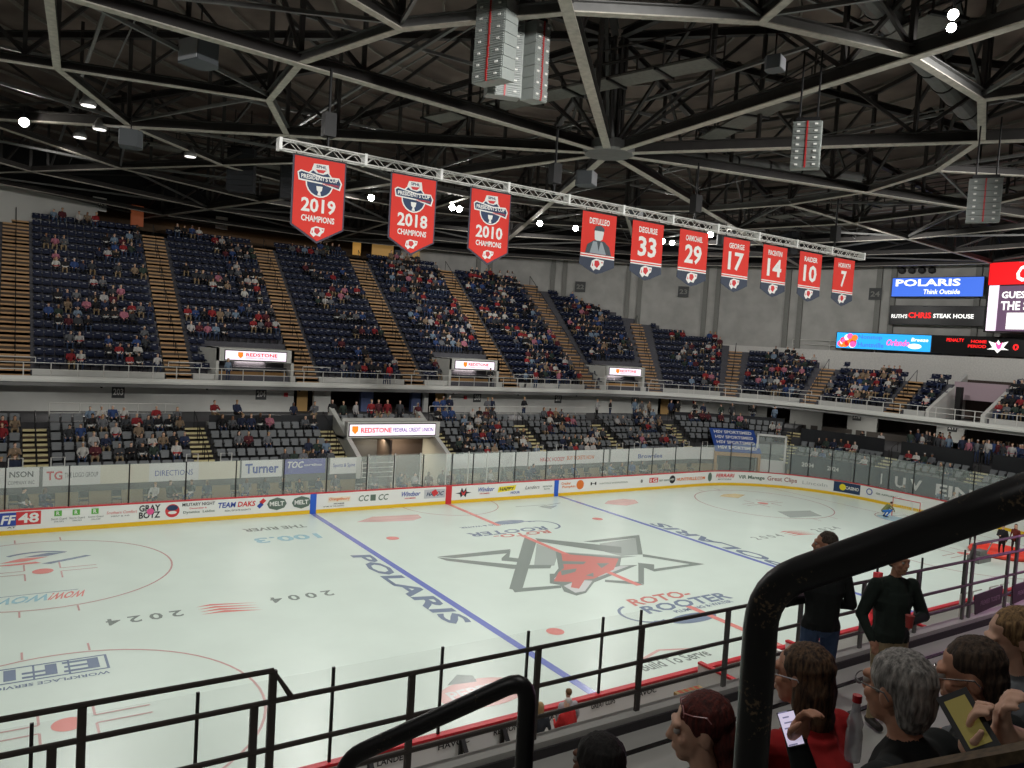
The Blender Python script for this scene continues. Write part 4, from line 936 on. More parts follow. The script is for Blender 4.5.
for x,yr in ((-13.9,'2019'),(-10.38,'2018'),(-7.1,'2010')):
    w=.93; zt0,zb0,zp=15.68,13.38,12.84
    o=thing('champions_banner','red pointed banner reading PRESIDENTS CUP %s CHAMPIONS'%yr,'banner',(x,BY,zt0),0,'championship banners on the truss')
    k=MB(); cloth(k,[(x-w,zt0),(x-w,zb0),(x,zp),(x+w,zb0),(x+w,zt0)],BY+.012); part('navy_backing',k,mat('banner_border',(70,66,80),.7),o)
    k=MB(); q=.06; cloth(k,[(x-w+q,zt0-.02),(x-w+q,zb0+.03),(x,zp+.08),(x+w-q,zb0+.03),(x+w-q,zt0-.02)],BY-.006,.018); part('cloth',k,REDB,o)
    def T(t,x0,x1,z0,z1,m,bo=.03,sl=0.,dy=.012):
        k=MB(); lettering(k,t,planefn((x+x0,BY-dy,z0),(1,0,0),(0,0,1)),x1-x0,z1-z0,0,bo,sl); part('lettering',k,m,o)
    T(yr,-.6,.6,13.86,14.34,INKW,.05); T('CHAMPIONS',-.58,.58,13.55,13.76,INKW,.04)
    cx,cz=x,14.9
    def E_(pts,m,dy,nm='crest'):
        k=MB(); k.poly([(cx+a*1.1,BY-dy,cz+b*1.18) for a,b in pts]); part(nm,k,m,o)
    ell=lambda rx,rz,ox=0,oz=0:[(ox+rx*math.cos(2*PI*i/20),oz+rz*math.sin(2*PI*i/20)) for i in range(20)]
    E_(ell(.44,.42,0,-.02),INKW,.010,'crest_outline'); E_(ell(.40,.38,0,-.02),INKN,.013)
    E_([(-.7,.2),(-.6,.27),(.1,.17),(.62,.2),(.72,.05),(.66,-.16),(.1,-.05),(-.66,-.02)],INKW,.016,'crest_outline')
    E_([(-.66,.18),(-.58,.23),(.1,.13),(.6,.16),(.67,.04),(.62,-.11),(.1,-.01),(-.62,.02)],INKN,.019)
    E_([(-.2,.5),(.26,.52),(.3,.3),(.1,.22),(-.12,.24),(-.26,.34)],INKW,.016); E_([(-.14,.34),(.2,.36),(.1,.26),(-.06,.26)],INKR,.020)
    E_([(-.1,-.12),(.1,-.12),(.08,-.24),(.03,-.28),(.06,-.38),(-.06,-.38),(-.03,-.28),(-.08,-.24)],INKW,.019,'cup')
    T("PRESIDENT'S CUP",-.64,.64,14.95,15.1,INKW,.05,0,.024); T('CHAMPION',.1,.66,14.82,14.89,INKR,.03,0,.026); T('SPHL',-.14,.22,15.36,15.46,INKN,.06,0,.024)
    logo_wolf(o,x,13.24,.5,BY-.012)
    k=MB(); k.tube([(x-w,BY+.03,zt0+.02),(x+w,BY+.03,zt0+.02)],.03,6); 
    for s in (-.8,.8): k.tube([(x+s,BY+.05,zt0),(x+s,TY-.1,TZ+.02)],.015,5)
    part('hanging_pole',k,BLACK,o)
for x,num,nm in ((-1.65,None,'DETULLEO'),(1.15,'33','DEGURSE'),(4.05,'29','CARMICHAEL'),(6.99,'17','GEORGE'),(9.89,'14','PIACENTINI'),(12.8,'10','RAIDER'),(15.75,'7','HORVATH')):
    w=.93; zt0=15.6
    o=thing('retired_number_banner','red and navy retired banner %s'%(('with number '+num+' hanging from the truss') if num else 'showing a grey portrait of a person in a cap'),'banner',(x,BY,zt0),0,'retired player banners on the truss')
    k=MB(); cloth(k,[(x-w,zt0),(x-w,13.75),(x+w,13.75),(x+w,zt0)],BY); part('cloth',k,REDB,o)
    k=MB(); cloth(k,[(x-w,13.8),(x-w-.03,13.4),(x-.3,13.12),(x,13.04),(x+.3,13.12),(x+w+.03,13.4),(x+w,13.8)],BY+.004,.02); part('navy_tail',k,mat('banner_navy',(58,66,82),.7),o)
    for zz in (13.74,13.84):
        k=MB(); k.mm((x-w,BY-.008,zz-.025),(x+w,BY-.002,zz+.025)); part('white_stripe',k,INKW,o)
    k=MB(); lettering(k,nm,planefn((x-.55,BY-.008,15.12),(1,0,0),(0,0,1)),1.1,.26,0,.05); part('lettering',k,INKW,o)
    if num:
        k=MB(); wd=1.1 if len(num)==2 else .5; lettering(k,num,planefn((x-wd/2,BY-.008,14.08),(1,0,0),(0,0,1)),wd,.88,0,.06); part('lettering',k,INKW,o)
    else:
        gb=mat('portrait_grey',(150,160,166),.7); gd=mat('portrait_dark',(70,80,86),.7); gf=mat('portrait_face',(216,220,218),.7)
        for pts,m,dy in (([(-.7,13.88),(-.6,14.25),(-.25,14.45),(.3,14.45),(.6,14.25),(.75,13.88)],gd,.008),([(-.45,13.9),(-.3,14.4),(.2,14.4),(.45,13.9)],gb,.011),([(-.22,14.5),(-.25,14.8),(-.15,15.0),(.2,15.0),(.26,14.8),(.2,14.52),(0,14.4)],gf,.013),([(-.3,14.86),(-.2,15.05),(.1,15.1),(.28,14.98),(.28,14.86)],gd,.016),([(-.1,14.45),(.12,14.45),(.02,14.0)],gd,.014)):
            k=MB(); k.poly([(x+a,BY-dy,b) for a,b in pts]); part('portrait',k,m,o)
    logo_wolf(o,x,13.44,.72,BY-.012)
    k=MB(); k.tube([(x-w,BY+.03,zt0+.02),(x+w,BY+.03,zt0+.02)],.025,6)
    for s in (-.7,.7): k.tube([(x+s,BY+.05,zt0),(x+s,TY-.1,TZ+.02)],.015,5)
    part('hanging_pole',k,BLACK,o)
# ================================================================== PEOPLE
def _hull(pts):
    bm=bmesh.new()
    for p in pts: bm.verts.new(p)
    bmesh.ops.convex_hull(bm,input=bm.verts)
    loose=[v for v in bm.verts if not v.link_faces]
    for v in loose: bm.verts.remove(v)
    bm.verts.index_update(); vs=[v.co.copy() for v in bm.verts]; fs=[tuple(v.index for v in f.verts) for f in bm.faces]; bm.free(); return vs,fs
_sph=[Vector((math.sin(a)*math.cos(b),math.sin(a)*math.sin(b),math.cos(a))) for a in [PI*i/6 for i in range(7)] for b in [2*PI*j/10 for j in range(10)]]
def cap(p,q,r0,r1,reg): return ('c',Vector(p),Vector(q),r0,r1,reg)
def ell(c,r,reg,rot=(0,0,0)): return ('e',Vector(c),Vector(r),Euler(rot).to_matrix(),0,reg)
def blob(prims,voxel,smooth=4,fac=.5,name='person'):
    """one continuous surface grown over all the primitives; returns verts, faces, face regions"""
    mb=MB()
    for P in prims:
        if P[0]=='c': vs,fs=_hull([P[1]+s*P[3] for s in _sph]+[P[2]+s*P[4] for s in _sph])
        else: vs,fs=_hull([P[1]+P[3]@Vector((s.x*P[2].x,s.y*P[2].y,s.z*P[2].z)) for s in _sph])
        mb.add(vs,fs)
    me=mb.mesh('tmp',[]); ob=bpy.data.objects.new('tmp',me); COL.objects.link(ob)
    m=ob.modifiers.new('r','REMESH'); m.mode='VOXEL'; m.voxel_size=voxel; m.use_smooth_shade=True
    if smooth: s=ob.modifiers.new('s','SMOOTH'); s.iterations=smooth; s.factor=fac
    dg=bpy.context.evaluated_depsgraph_get(); e=ob.evaluated_get(dg); m2=bpy.data.meshes.new_from_object(e)
    nv=len(m2.vertices); co=np.empty(nv*3,dtype=np.float32); m2.vertices.foreach_get('co',co); co=co.reshape(-1,3)
    fs=[tuple(p.vertices) for p in m2.polygons]
    fc=np.array([co[list(f)].mean(0) for f in fs])
    best=np.full(len(fs),1e9); reg=np.zeros(len(fs),int)
    for P in prims:
        if P[0]=='c':
            a=np.array(P[1]);b=np.array(P[2]);ab=b-a;t=np.clip(((fc-a)@ab)/max(1e-9,ab@ab),0,1)[:,None]; d=np.linalg.norm(fc-(a+ab*t),axis=1)-(P[3]+(P[4]-P[3])*t[:,0])
        else:
            q=(fc-np.array(P[1]))@np.array(P[3]); r=np.array(P[2]); k=np.linalg.norm(q/r,axis=1); d=(k-1)*r.min()
        w=d<best; best[w]=d[w]; reg[w]=P[5]
    bpy.data.objects.remove(ob); bpy.data.meshes.remove(me); bpy.data.meshes.remove(m2)
    return co,fs,reg
SK,TOP,LEG,HAIR,SHOE,TR2=0,1,2,3,4,5
def J(pose='sit',**k):
    if pose=='sit': j=dict(pel=(0,.05,.54),che=(0,.09,.86),nek=(0,.05,1.06),hed=(0,.01,1.22),sR=(-.19,.07,1.0),eR=(-.25,-.05,.76),hR=(-.12,-.32,.64),sL=(.19,.07,1.0),eL=(.25,-.05,.76),hL=(.12,-.32,.64),
            pR=(-.1,.03,.52),kR=(-.14,-.42,.52),aR=(-.14,-.40,.09),pL=(.1,.03,.52),kL=(.14,-.42,.52),aL=(.14,-.40,.09))
    else: j=dict(pel=(0,0,.96),che=(0,.01,1.27),nek=(0,.0,1.48),hed=(0,-.02,1.65),sR=(-.19,.0,1.42),eR=(-.26,.03,1.14),hR=(-.25,-.08,.9),sL=(.19,.0,1.42),eL=(.26,.03,1.14),hL=(.25,-.08,.9),
            pR=(-.09,0,.93),kR=(-.11,-.02,.5),aR=(-.11,.03,.09),pL=(.09,0,.93),kL=(.11,-.02,.5),aL=(.11,.03,.09))
    j.update(k); return {a:Vector(b) for a,b in j.items()}
def fig(j,hair='short',bulk=1.,hat=False,sleeve=True,yaw=0.,fine=False):
    b=bulk; P=[]
    P+=[cap(j['pel'],j['che'],.135*b,.15*b,TOP),ell(j['pel'],(.165*b,.125*b,.11),LEG),ell(j['che'],(.185*b,.13*b,.17),TOP)]
    P+=[cap(j['che']+(j['nek']-j['che'])*.5,j['nek'],.11*b,.06,TOP),cap(j['nek'],j['hed'],.052,.05,SK)]
    for s in 'RL':
        P+=[cap(j['s'+s]-Vector((0,0,.035)),j['nek']-Vector((0,0,.015)),.062*b,.05,TOP),cap(j['s'+s]*.55+j['che']*.45,j['pel'],.085*b,.11*b,TOP),cap(j['s'+s],j['e'+s],.062*b,.05*b,TOP),cap(j['e'+s],j['h'+s],.047*b,.034,TOP if sleeve else SK)]
        d=(j['h'+s]-j['e'+s]).normalized(); 
        if not fine: P.append(cap(j['h'+s]+d*.01,j['h'+s]+d*.09,.036,.028,SK))
        P+=[cap(j['p'+s],j['k'+s],.088*b,.062,LEG),cap(j['k'+s],j['a'+s],.06,.042,LEG),cap(j['a'+s]+Vector((0,.02,-.03)),j['a'+s]+Vector((0,-.15,-.04)),.045,.038,SHOE)]
    h=j['hed']; R=Matrix.Rotation(yaw,3,'Z')
    H=lambda x,y,z:h+R@Vector((x,y,z))
    P+=[ell(h+Vector((0,0,.02)),(.076,.093,.1),SK,(0,0,yaw)),ell(H(0,-.03,-.05),(.056,.062,.062),SK,(0,0,yaw))]
    if fine or True: P.append(cap(H(0,-.088,.0),H(0,-.108,-.022),.012,.015,SK))
    if hat: P+=[ell(H(0,.01,.07),(.09,.105,.07),HAIR,(0,0,yaw)),cap(H(-.03,-.1,.055),H(.03,-.1,.055),.02,.02,HAIR)]
    elif hair!='none': P+=[ell(H(0,.022,.05),(.086,.097,.088),HAIR,(0,0,yaw))]
    if hair=='long': P+=[cap(H(0,.06,.02),H(0,.075,-.16),.078,.06,HAIR),cap(H(.06,.03,0),H(.07,.03,-.15),.03,.025,HAIR),cap(H(-.06,.03,0),H(-.07,.03,-.15),.03,.025,HAIR)]
    return P
PROTO={'sit':[],'stand':[]}
def mkproto(kind,**k):
    a={q:k.pop(q) for q in ('hair','bulk','hat','yaw') if q in k}
    PROTO[kind].append(blob(fig(J(kind,**k),**a),.046,2,.4))
mkproto('sit'); mkproto('sit',hair='long',yaw=.5); mkproto('sit',hat=True,bulk=1.15,yaw=-.4); mkproto('sit',hair='long',nek=(0,-.08,1.02),hed=(0,-.14,1.17),che=(0,.02,.84),sR=(-.19,-.03,.97),sL=(.19,-.03,.97),eR=(-.24,-.2,.72),eL=(.24,-.2,.72),hR=(-.06,-.36,.72),hL=(.06,-.36,.72))
mkproto('sit',bulk=1.1,hR=(-.3,-.3,.72),hL=(.06,-.3,.95),eL=(.24,-.18,.78),yaw=.3); mkproto('sit',hat=True,nek=(.03,.04,1.05),hed=(.06,.0,1.21),yaw=.8); mkproto('sit',bulk=.85,hed=(0,.02,1.14),nek=(0,.05,1.0),yaw=-.6); mkproto('sit',bulk=1.2,eR=(-.27,.0,.75),hR=(.08,-.2,.82),eL=(.27,.0,.75),hL=(-.08,-.2,.78))
mkproto('stand'); mkproto('stand',hair='long',yaw=.6,bulk=.92); mkproto('stand',hat=True,bulk=1.12,eR=(-.28,.02,1.14),hR=(-.05,-.22,1.15),yaw=-.5); mkproto('stand',bulk=1.1,hL=(.1,-.3,1.2),eL=(.26,-.08,1.14),yaw=1.1); mkproto('stand',aR=(-.14,.2,.1),kR=(-.12,.02,.5),aL=(.12,-.18,.09),kL=(.1,-.12,.5),yaw=.2)
PMAT=mat('clothing_and_skin',(200,200,200),.85,attr='Col',noise=.12,nscale=20)
def lin(c): return tuple((x/255/12.92 if x/255<=.04045 else ((x/255+.055)/1.055)**2.4) for x in c)
SKINS=[(222,178,150),(205,160,130),(232,190,165),(150,105,80),(110,76,58)]; HAIRS=[(60,42,30),(30,26,24),(120,90,60),(170,140,95),(90,90,92),(200,196,190)]
TOPS=[('red',(150,40,44)),('red',(138,34,40)),('black',(26,26,28)),('black',(30,30,34)),('black',(36,34,36)),('black',(26,26,28)),('black',(22,22,26)),('white',(196,194,188)),('white',(180,178,176)),('grey',(110,112,116)),('grey',(96,98,102)),('dark grey',(64,66,70)),('dark grey',(56,58,62)),('navy',(34,42,66)),('navy',(40,50,78)),('maroon',(90,36,44)),('tan',(140,120,98)),('dark green',(48,62,54)),('pale blue',(120,140,160)),('pink',(176,110,126)),('blue',(50,74,124))]
PANTS=[('dark',(30,32,38)),('jeans',(52,66,96)),('khaki',(150,130,100)),('black',(20,20,22)),('jeans',(60,76,104))]
def pick(): 
    t=rnd.choice(TOPS); p=rnd.choice(PANTS); return t,p,rnd.choice(SKINS[:3] if rnd.random()<.8 else SKINS[3:]),rnd.choice(HAIRS)
def facecols(proto,t,p,sk,hr,stripe=None):
    co,fs,reg=proto; c=np.array([lin(sk),lin(t),lin(p),lin(hr),lin((40,38,38)),lin(t)]); col=c[reg]
    if stripe is not None:
        fc=np.array([co[f[0]] for f in fs]); lo,hi=stripe[1]; w=(reg==TOP)&(fc[:,2]>lo)&(fc[:,2]<hi); col[w]=lin(stripe[0])
    return col
def meshfrom(name,co,fs,facecol,m):
    me=bpy.data.meshes.new(name); me.from_pydata(co.tolist(),[],fs); me.materials.append(m)
    at=me.color_attributes.new('Col','FLOAT_COLOR','CORNER')
    n=[len(f) for f in fs]; cc=np.repeat(np.concatenate([facecol,np.ones((len(fs),1))],1),n,axis=0).astype(np.float32)
    at.data.foreach_set('color',cc.ravel()); me.polygons.foreach_set('use_smooth',[True]*len(fs)); me.update(); return me
CROWD=[]    # (x,y,z,theta(outward normal),kind,where text,forced colour)
def addp(x,y,z,th,kind,where,col=None,pr=None): CROWD.append((x,y,z,th,kind,where,col,pr))
# --- on seats: little parties of neighbours
def fill(spots,dens,where,seed,grp=(2,6),zs=0.):
    r=random.Random(seed); D={}
    for q in spots: D.setdefault((q[4],q[5]),[]).append(q)
    for key,row in sorted(D.items()):
        d=dens(key[0],key[1])
        if d<=0: continue
        row.sort(key=lambda q:q[6]); i=r.randint(0,2); n=len(row)
        while i<n:
            if r.random()<d*.45:
                m=r.randint(*grp)
                for q in row[i:i+m]:
                    if r.random()<.9: addp(q[0],q[1],q[2]+zs,q[3]+r.uniform(-.15,.15),'sit',where(q))
                i+=m+1
            else: i+=1
LD=[.45,.85,.42,.3,.75,.45,.75,.5,.12,.2,.15]
fill(LS,lambda g,j:LD[g]*(1.5 if j in(1,2) and g==1 else 1.5 if (g==1 and j==5) else .55 if (g==1 and j==0) else 1.4 if (g==4) else 1.0),lambda q:'in %s, %s row, %s from stair'%(LSEC[q[4]],ORD[q[5]],ORD[min(19,q[6])]),11)
UD=[.4,.35,.28,.30,.55,.6,.6,.6,.65,.75,.95]
fill(US,lambda g,kk:UD[g]*(1.2 if kk>9 and g>=4 else .9)*(1.25 if kk in(0,1,2) else 1),lambda q:'in %s, %s row, %s from stair'%(USEC[q[4]],ORD[q[5]],ORD[min(19,q[6])]),12,(2,7))
r_=random.Random(3)
def standrow(curve,a,b,off,z,p,where,step=.55,kind='stand',jit=.25):
    s=a;i=0
    while s<b:
        if r_.random()<p:
            o=off+r_.uniform(-jit,jit); x,y=curve.P(s,o); addp(x,y,z,curve.th(s)+r_.uniform(-.7,.7),kind,where+', %s along'%ORD[min(19,i)])
        s+=step*r_.uniform(.8,1.3); i+=1
standrow(LOW,22.3,29.0,LR*NR-.35,PLZ,.6,'seated at the black ledge of section 204',.7,'sit',.1)
standrow(LOW,29.9,36.3,LR*NR-.3,lz(5),.9,'standing above the lit lower sign',.6)
standrow(LOW,38,43,LR*NR+.6,PLZ,.5,'standing at the rail past the lit lower sign',.6)
standrow(LOW,46,49,LR*NR+.5,PLZ,.25,'standing at the rail of the middle block',.6)
standrow(LOW,53,59,LR*NR+.6,PLZ,.5,'standing behind the corner block',.5)
standrow(LOW,60,66,LR*NR+.5,PLZ,.75,'standing above the blue canopy',.55)
standrow(LOW,75,92,3.2,PLE,.9,'standing on the end platform front',.42); standrow(LOW,75,92,4.4,PLE,.8,'standing farther back on the end platform',.5); standrow(LOW,75,92,6,PLE,.5,'standing by the end concourse wall',.6)
standrow(LOW,68,73,3.3,PLE,.45,'sitting at a bench on the end platform',.7,'sit')
standrow(BAL,20,60,1.4,BAS+.1,.08,'walking on the upper balcony',1.0); 
x,y=BAL.P(36.2,1.2); addp(x,y,BAS+.1,2.9,'stand','standing on the balcony above the lit lower sign in a red top','red')
# --- ground level guests behind the glass
standrow(RINK,10,33,2.0,.42,.8,'seated at ground level behind the far glass',.95,'sit',.3); standrow(RINK,38,56,2.0,.42,.8,'seated at ground level behind the far glass past centre',.9,'sit',.3); standrow(RINK,68,76,1.0,.3,.5,'seated at ground level behind the end glass',.9,'sit',.2)
standrow(RINK,30,37.5,1.9,-.04,.8,'in the timekeeper box behind centre ice',.75,'stand',.2)
k=MB(); RINK.rect(k,10,56.5,1.2,3.2,-.04,.42); struct('floor_guest_platform',k,mat('platform_khaki',(150,136,104),.8,noise=.1))
# folding chairs of the guests
k=MB()
k.mm((-.22,-.2,.44),(.22,.2,.47)); k.mm((-.22,.18,.55),(.22,.21,.85))
for x in (-.21,.21):
    k.tube([(x,-.2,0),(x,.2,.9)],.012,5); k.tube([(x,.2,0),(x,-.18,.46)],.012,5)
cme=k.mesh('folding_chair',[BLACK]); c0=None; i=0
for s in np.arange(10.5,57,1.45):
    if 30<s<38: continue
    o=bpy.data.objects.new('folding_chair',cme) if c0 is None else c0.copy(); c0=c0 or o; COL.objects.link(o); x,y=RINK.P(s,2.5); o.location=(x,y,.42); tag(o,'black folding chair on the ground behind the far glass, %s of the row'%(ORD[i] if i<20 else 'twenty '+ORD[i-20]),'chair','folding chairs behind the far glass'); i+=1
# --- build: the nearest 300 each as a person, the rest one crowd
CROWD.sort(key=lambda q:(Vector(q[:3])-CAM).length)
V=[];F=[];CC=[];off=0;cnt={}
for i,q in enumerate(CROWD):
    (tn,t),(pn,p),sk,hr=pick()
    if q[6]: t=dict(red=(190,36,40))[q[6]]; tn='red'
    pi=rnd.randrange(len(PROTO[q[4]])) if q[7] is None else q[7]; pr=PROTO[q[4]][pi]
    st=None
    if tn in ('red','black','white') and rnd.random()<.6:
        zr=(.66,.74) if q[4]=='sit' else (1.04,1.12); st=((225,225,220) if tn!='white' else (180,40,44),zr)
    fc=facecols(pr,t,p,sk,hr,st); sc=rnd.uniform(.93,1.05); th=q[3]
    if i<298:
        me=meshfrom('person',pr[0]*sc,pr[1],fc,PMAT); o=link('person',me); o.location=q[:3]; o.rotation_euler=(0,0,-th)
        w=q[5] if q[6] is None else 'standing on the balcony over the lit sign'
        tag(o,'person in %s top %s'%(tn,w.replace('seated at','at') if q[4]=='sit' else w),'person','spectators in the far stands')
    else:
        c,s=math.cos(-th),math.sin(-th); R=np.array([[c,-s,0],[s,c,0],[0,0,1]]); V.append((pr[0]*sc)@R.T+np.array(q[:3])); F+=[tuple(a+off for a in f) for f in pr[1]]; CC.append(fc); off+=len(pr[0])
if V:
    o=link('crowd',meshfrom('crowd',np.concatenate(V),F,np.concatenate(CC),PMAT)); tag(o,'hundreds of small spectators scattered through the upper bowl and the end stand','crowd',None,'stuff')
print('CROWD',len(CROWD),'seats',len(LS),len(US))
# ================================================================== NEAR SIDE
NF=6.3                                   # near walkway floor
k=MB(); k.mm((-40,-24.3,NF-.4),(20,-22.3,NF)); k.mm((-40,-22.45,NF-.5),(20,-22.31,NF+.14)); struct('floor_near_walkway',k,[CONC2])
k=MB()
NRW=[(-24.3,6.62),(-25.0,7.0),(-25.7,7.38),(-26.4,7.72),(-27.1,8.1),(-27.8,8.48),(-28.5,8.86),(-29.2,9.24)]
for y,z in NRW: k.mm((-40,y-.72,z-.5),(20,y,z))
struct('floor_near_terrace',k,CONC)
k=MB()
for y in (-22.75,-23.2): k.mm((-40,y-.025,NF),(20,y+.025,NF+.012))
struct('floor_joint_strip',k,BLACK)
k=MB(); k.mm((-40,-22.47,NF-.01),(20,-22.45,NF+.085)); struct('trim_kerb_shade',k,mat('kerb_shade',(70,68,70),.8))  # dark strip on the kerb's inner face, painting the shade there
nr=thing('near_railing','dark grey metal railing with three bars along the near balcony edge below the camera','railing',(-17,-22.3,NF+.15))
RY=-22.38; zr=NF+.15
k=MB()
for h in (.18,.46,.80): k.tube([(-40,RY,zr+h),(-11.5,RY,zr+h)],.02,8)
k.tube([(-11.5,RY,zr+.80),(14,RY,zr+.80)],.022,8); k.tube([(-11.5,RY,zr+.46),(14,RY,zr+.46)],.02,8); k.tube([(-11.5,RY,zr+.18),(14,RY,zr+.18)],.02,8)
part('rail_bar',k,mat('rail_dark',(84,78,74),.45,.3),nr)
for x in list(np.arange(-38.4,14,1.2)):
    xx=x+.33; k=MB(); k.mm((xx-.026,RY-.015,zr-.3),(xx+.026,RY+.015,zr+.80)); part('post',k,mat('rail_dark',(66,62,60)) if xx<-17 else STEEL,nr)  # paler posts further along: the light on them is put into the colour
for a,b in ((-24.5,-21.15),(-11.5,-8.6)):
    k=MB(); k.tube([(a-.12,RY,zr+.8),(a,RY,zr+1.02),(b,RY,zr+1.02),(b+.14,RY,zr+.8)],.02,8)
    for x in (a,b): k.mm((x-.026,RY-.016,zr-.2),(x+.026,RY+.016,zr+1.02))
    if a<-20: k.mm((-22.34,RY-.016,zr-.2),(-22.29,RY+.016,zr+1.02))
    else: k.mm((-10.25,RY-.016,zr-.2),(-10.19,RY+.016,zr+1.02))
    part('raised_guard',k,mat('rail_dark',(66,62,60)) if a<-20 else STEEL,nr)  # second guard paler too, light painted in as on the posts
for x,lab in ((-11.0,'first'),(-9.9,'second')):
    o=thing('railing_sign','small dark plum sign on the near railing, %s from the two standing people'%lab,'sign',(x,RY-.03,zr+.18),0,'plum signs on the near railing')
    k=MB(); k.poly([(x-.42,RY-.03,zr+.30),(x+.38,RY-.03,zr+.34),(x+.38,RY-.03,zr+.08),(x-.36,RY-.03,zr+.02)],(0,.015,0)); part('plate',k,mat('plum_sign',(74,48,66),.5),o)
    k=MB(); lettering(k,'PREMIER TICKETS',planefn((x-.25,RY-.034,zr+.13),(1,0,.04),(0,0,1)),.55,.07,0,.02); part('lettering',k,mat('plum_text',(170,140,160),.5),o)
# near glass stanchions & low glass
ng=thing('near_rink_glass','clear glass with thin dark posts on the near boards','rink glass',(-12,-12.98,1.1))
for x in (-27.8,-25.0,-22.2,-19.6,-17.0,-14.5,-12.2,-9.9,-8.6,2.2,5,8):
    k=MB(); k.mm((x-.03,-13.03,1.1),(x+.03,-12.98,3.1)); part('post',k,BLACK,ng)
for a,b in ((-27.8,-25.0),(-25.0,-22.2),(-22.2,-19.6),(-19.6,-17),(-17,-14.5),(-14.5,-12.2),(-12.2,-9.9),(-9.9,-8.6)):
    k=MB(); k.mm((a+.04,-13.0,1.13),(b-.04,-12.99,3.08)); part('glass_pane',k,GLASS2,ng)
# near lower seats & bench: low white dividing wall, benches, floor
k=MB()
for j in range(5): k.mm((-40,-17.6-.8*(j+1),0),(30,-17.6-.8*j,.6+.35*j))
struct('floor_near_lower_terrace',k,CONC)
k=MB(); k.mm((-40,-17.6,0),(30,-17.5,1.2)); struct('wall_near_parapet',k,CONC2)
wt=thing('near_board_lettering','row of small dark words on the outer face of the near boards','lettering',(-14,-13.05,.7))
for i_,t_ in enumerate(('HAVOC','WINDSOR','HAVOC','LANDERS','HAVOC','REGIONS','HAVOC','GREAT CLIPS','HAVOC')):
    k=MB(); lettering(k,t_,planefn((-20.3+1.45*i_,-13.06,.78),(1,0,0),(0,0,1)),.8,.14,0,.02); part('lettering',k,INKK,wt)
for i_,x_ in enumerate((-18.6,-16.2,-14.0,-12.9)):
    k=MB(); k.poly([(x_,-13.1,1.0),(x_+.1,-13.1,1.0),(x_+.1,-13.9,.1),(x_,-13.9,.1)],(0,-.08,-.02)); k.mm((x_,-13.95,0),(x_+.1,-13.12,.1)); k.mm((x_,-13.16,.1),(x_+.1,-13.1,1.0)); solo('board_bracket',k,BLACK,'black angled bracket bracing the near boards, %s from the frame bottom'%ORD[i_],'bracket','brackets bracing the near boards',loc=(x_,-13.5,0))
for i,(x0,x1) in enumerate(((-30,-26),(-6.4,-6.3+3),(-2.6,1.4),(3.0,9.0),(10,16))):
    o=thing('team_bench','white walled player bench with red top edge behind the near boards, %s'%['nearest the frame bottom','beside the blue line','with hockey sticks','past the red pylon','towards the end'][i],'bench',((x0+x1)/2,-14.7,0),0,'near player benches')
    k=MB(); k.mm((x0,-15.6,0),(x1,-15.5,1.3)); k.mm((x0,-15.5,0),(x0+.1,-13.1,1.3)); k.mm((x1-.1,-15.5,0),(x1,-13.1,1.3)); part('panel',k,WHITE,o)
    k=MB(); k.mm((x0,-15.66,1.3),(x1,-15.46,1.36)); k.mm((x0-.02,-15.5,1.3),(x0+.12,-13.1,1.36)); part('cap_rail',k,REDP,o)
    k=MB(); k.mm((x0+.2,-14.9,.42),(x1-.2,-14.5,.47)); k.mm((x0+.2,-14.85,0),(x0+.3,-14.55,.42)); k.mm((x1-.3,-14.85,0),(x1-.2,-14.55,.42)); part('seat_board',k,STEEL,o)
    k=MB(); lettering(k,'HAVOC HOCKEY',planefn((x0+.3,-15.61,.55),(1,0,0),(0,0,1)),min(3.2,x1-x0-.8),.3,0,.02); part('lettering',k,INKS,o)
stk=MAT_ST=mat('stick_wood',(200,90,60),.6)
for i in range(9):
    x=-9.5+.09*i; k=MB(); k.tube([(x,-15.2,.02),(x+.05,-15.3,1.95)],.016,5); k.mm((x-.02,-15.45,1.92),(x+.09,-15.2,2.0))
    solo('hockey_stick',k,[stk if i%2 else mat('stick_tan',(180,150,100),.6)],'%s hockey stick propped against the near bench, %s of the row'%('red' if i%2 else 'tan',ORD[i]),'hockey stick','hockey sticks propped at the near bench',loc=(x,-15.2,0))
k=MB(); k.lathe((-11.2,-15.05,1.36),[(.13,0),(.15,.05),(.15,.3),(.1,.36),(.08,.4)],14); k.mm((-11.23,-15.25,1.42),(-11.17,-15.17,1.47)); solo('drink_cooler',k,mat('cooler_orange',(236,140,30),.4),'orange drink cooler standing on the near bench wall','cooler',loc=(-11.2,-15.05,1.36))
o=thing('red_pylon','tall red padded post with spread foot beside the two standing people','post',(2.2,-12.9,1.1))
k=MB(); k.mm((2.05,-13.15,1.1),(2.3,-12.95,2.9)); part('pad',k,REDP,o); k=MB(); k.poly([(1.3,-13.3,1.13),(3.4,-13.3,1.13),(2.3,-13.1,1.6)],(0,.25,0)); part('foot',k,REDP,o)
for x in (4.6,5.4,6.6,7.4,9.2): 
    k=MB(); k.tube([(x,-14.6,0),(x,-14.6,2.3)],.03,6); k.tube([(x,-14.6,2.3),(x+.6,-14.6,2.3)],.025,6); solo('glass_stanchion',k,RAILG,'pale metal stanchion standing along the near benches, at %.0f metres past centre'%x,'post','stanchions along the near benches',loc=(x,-14.6,0))
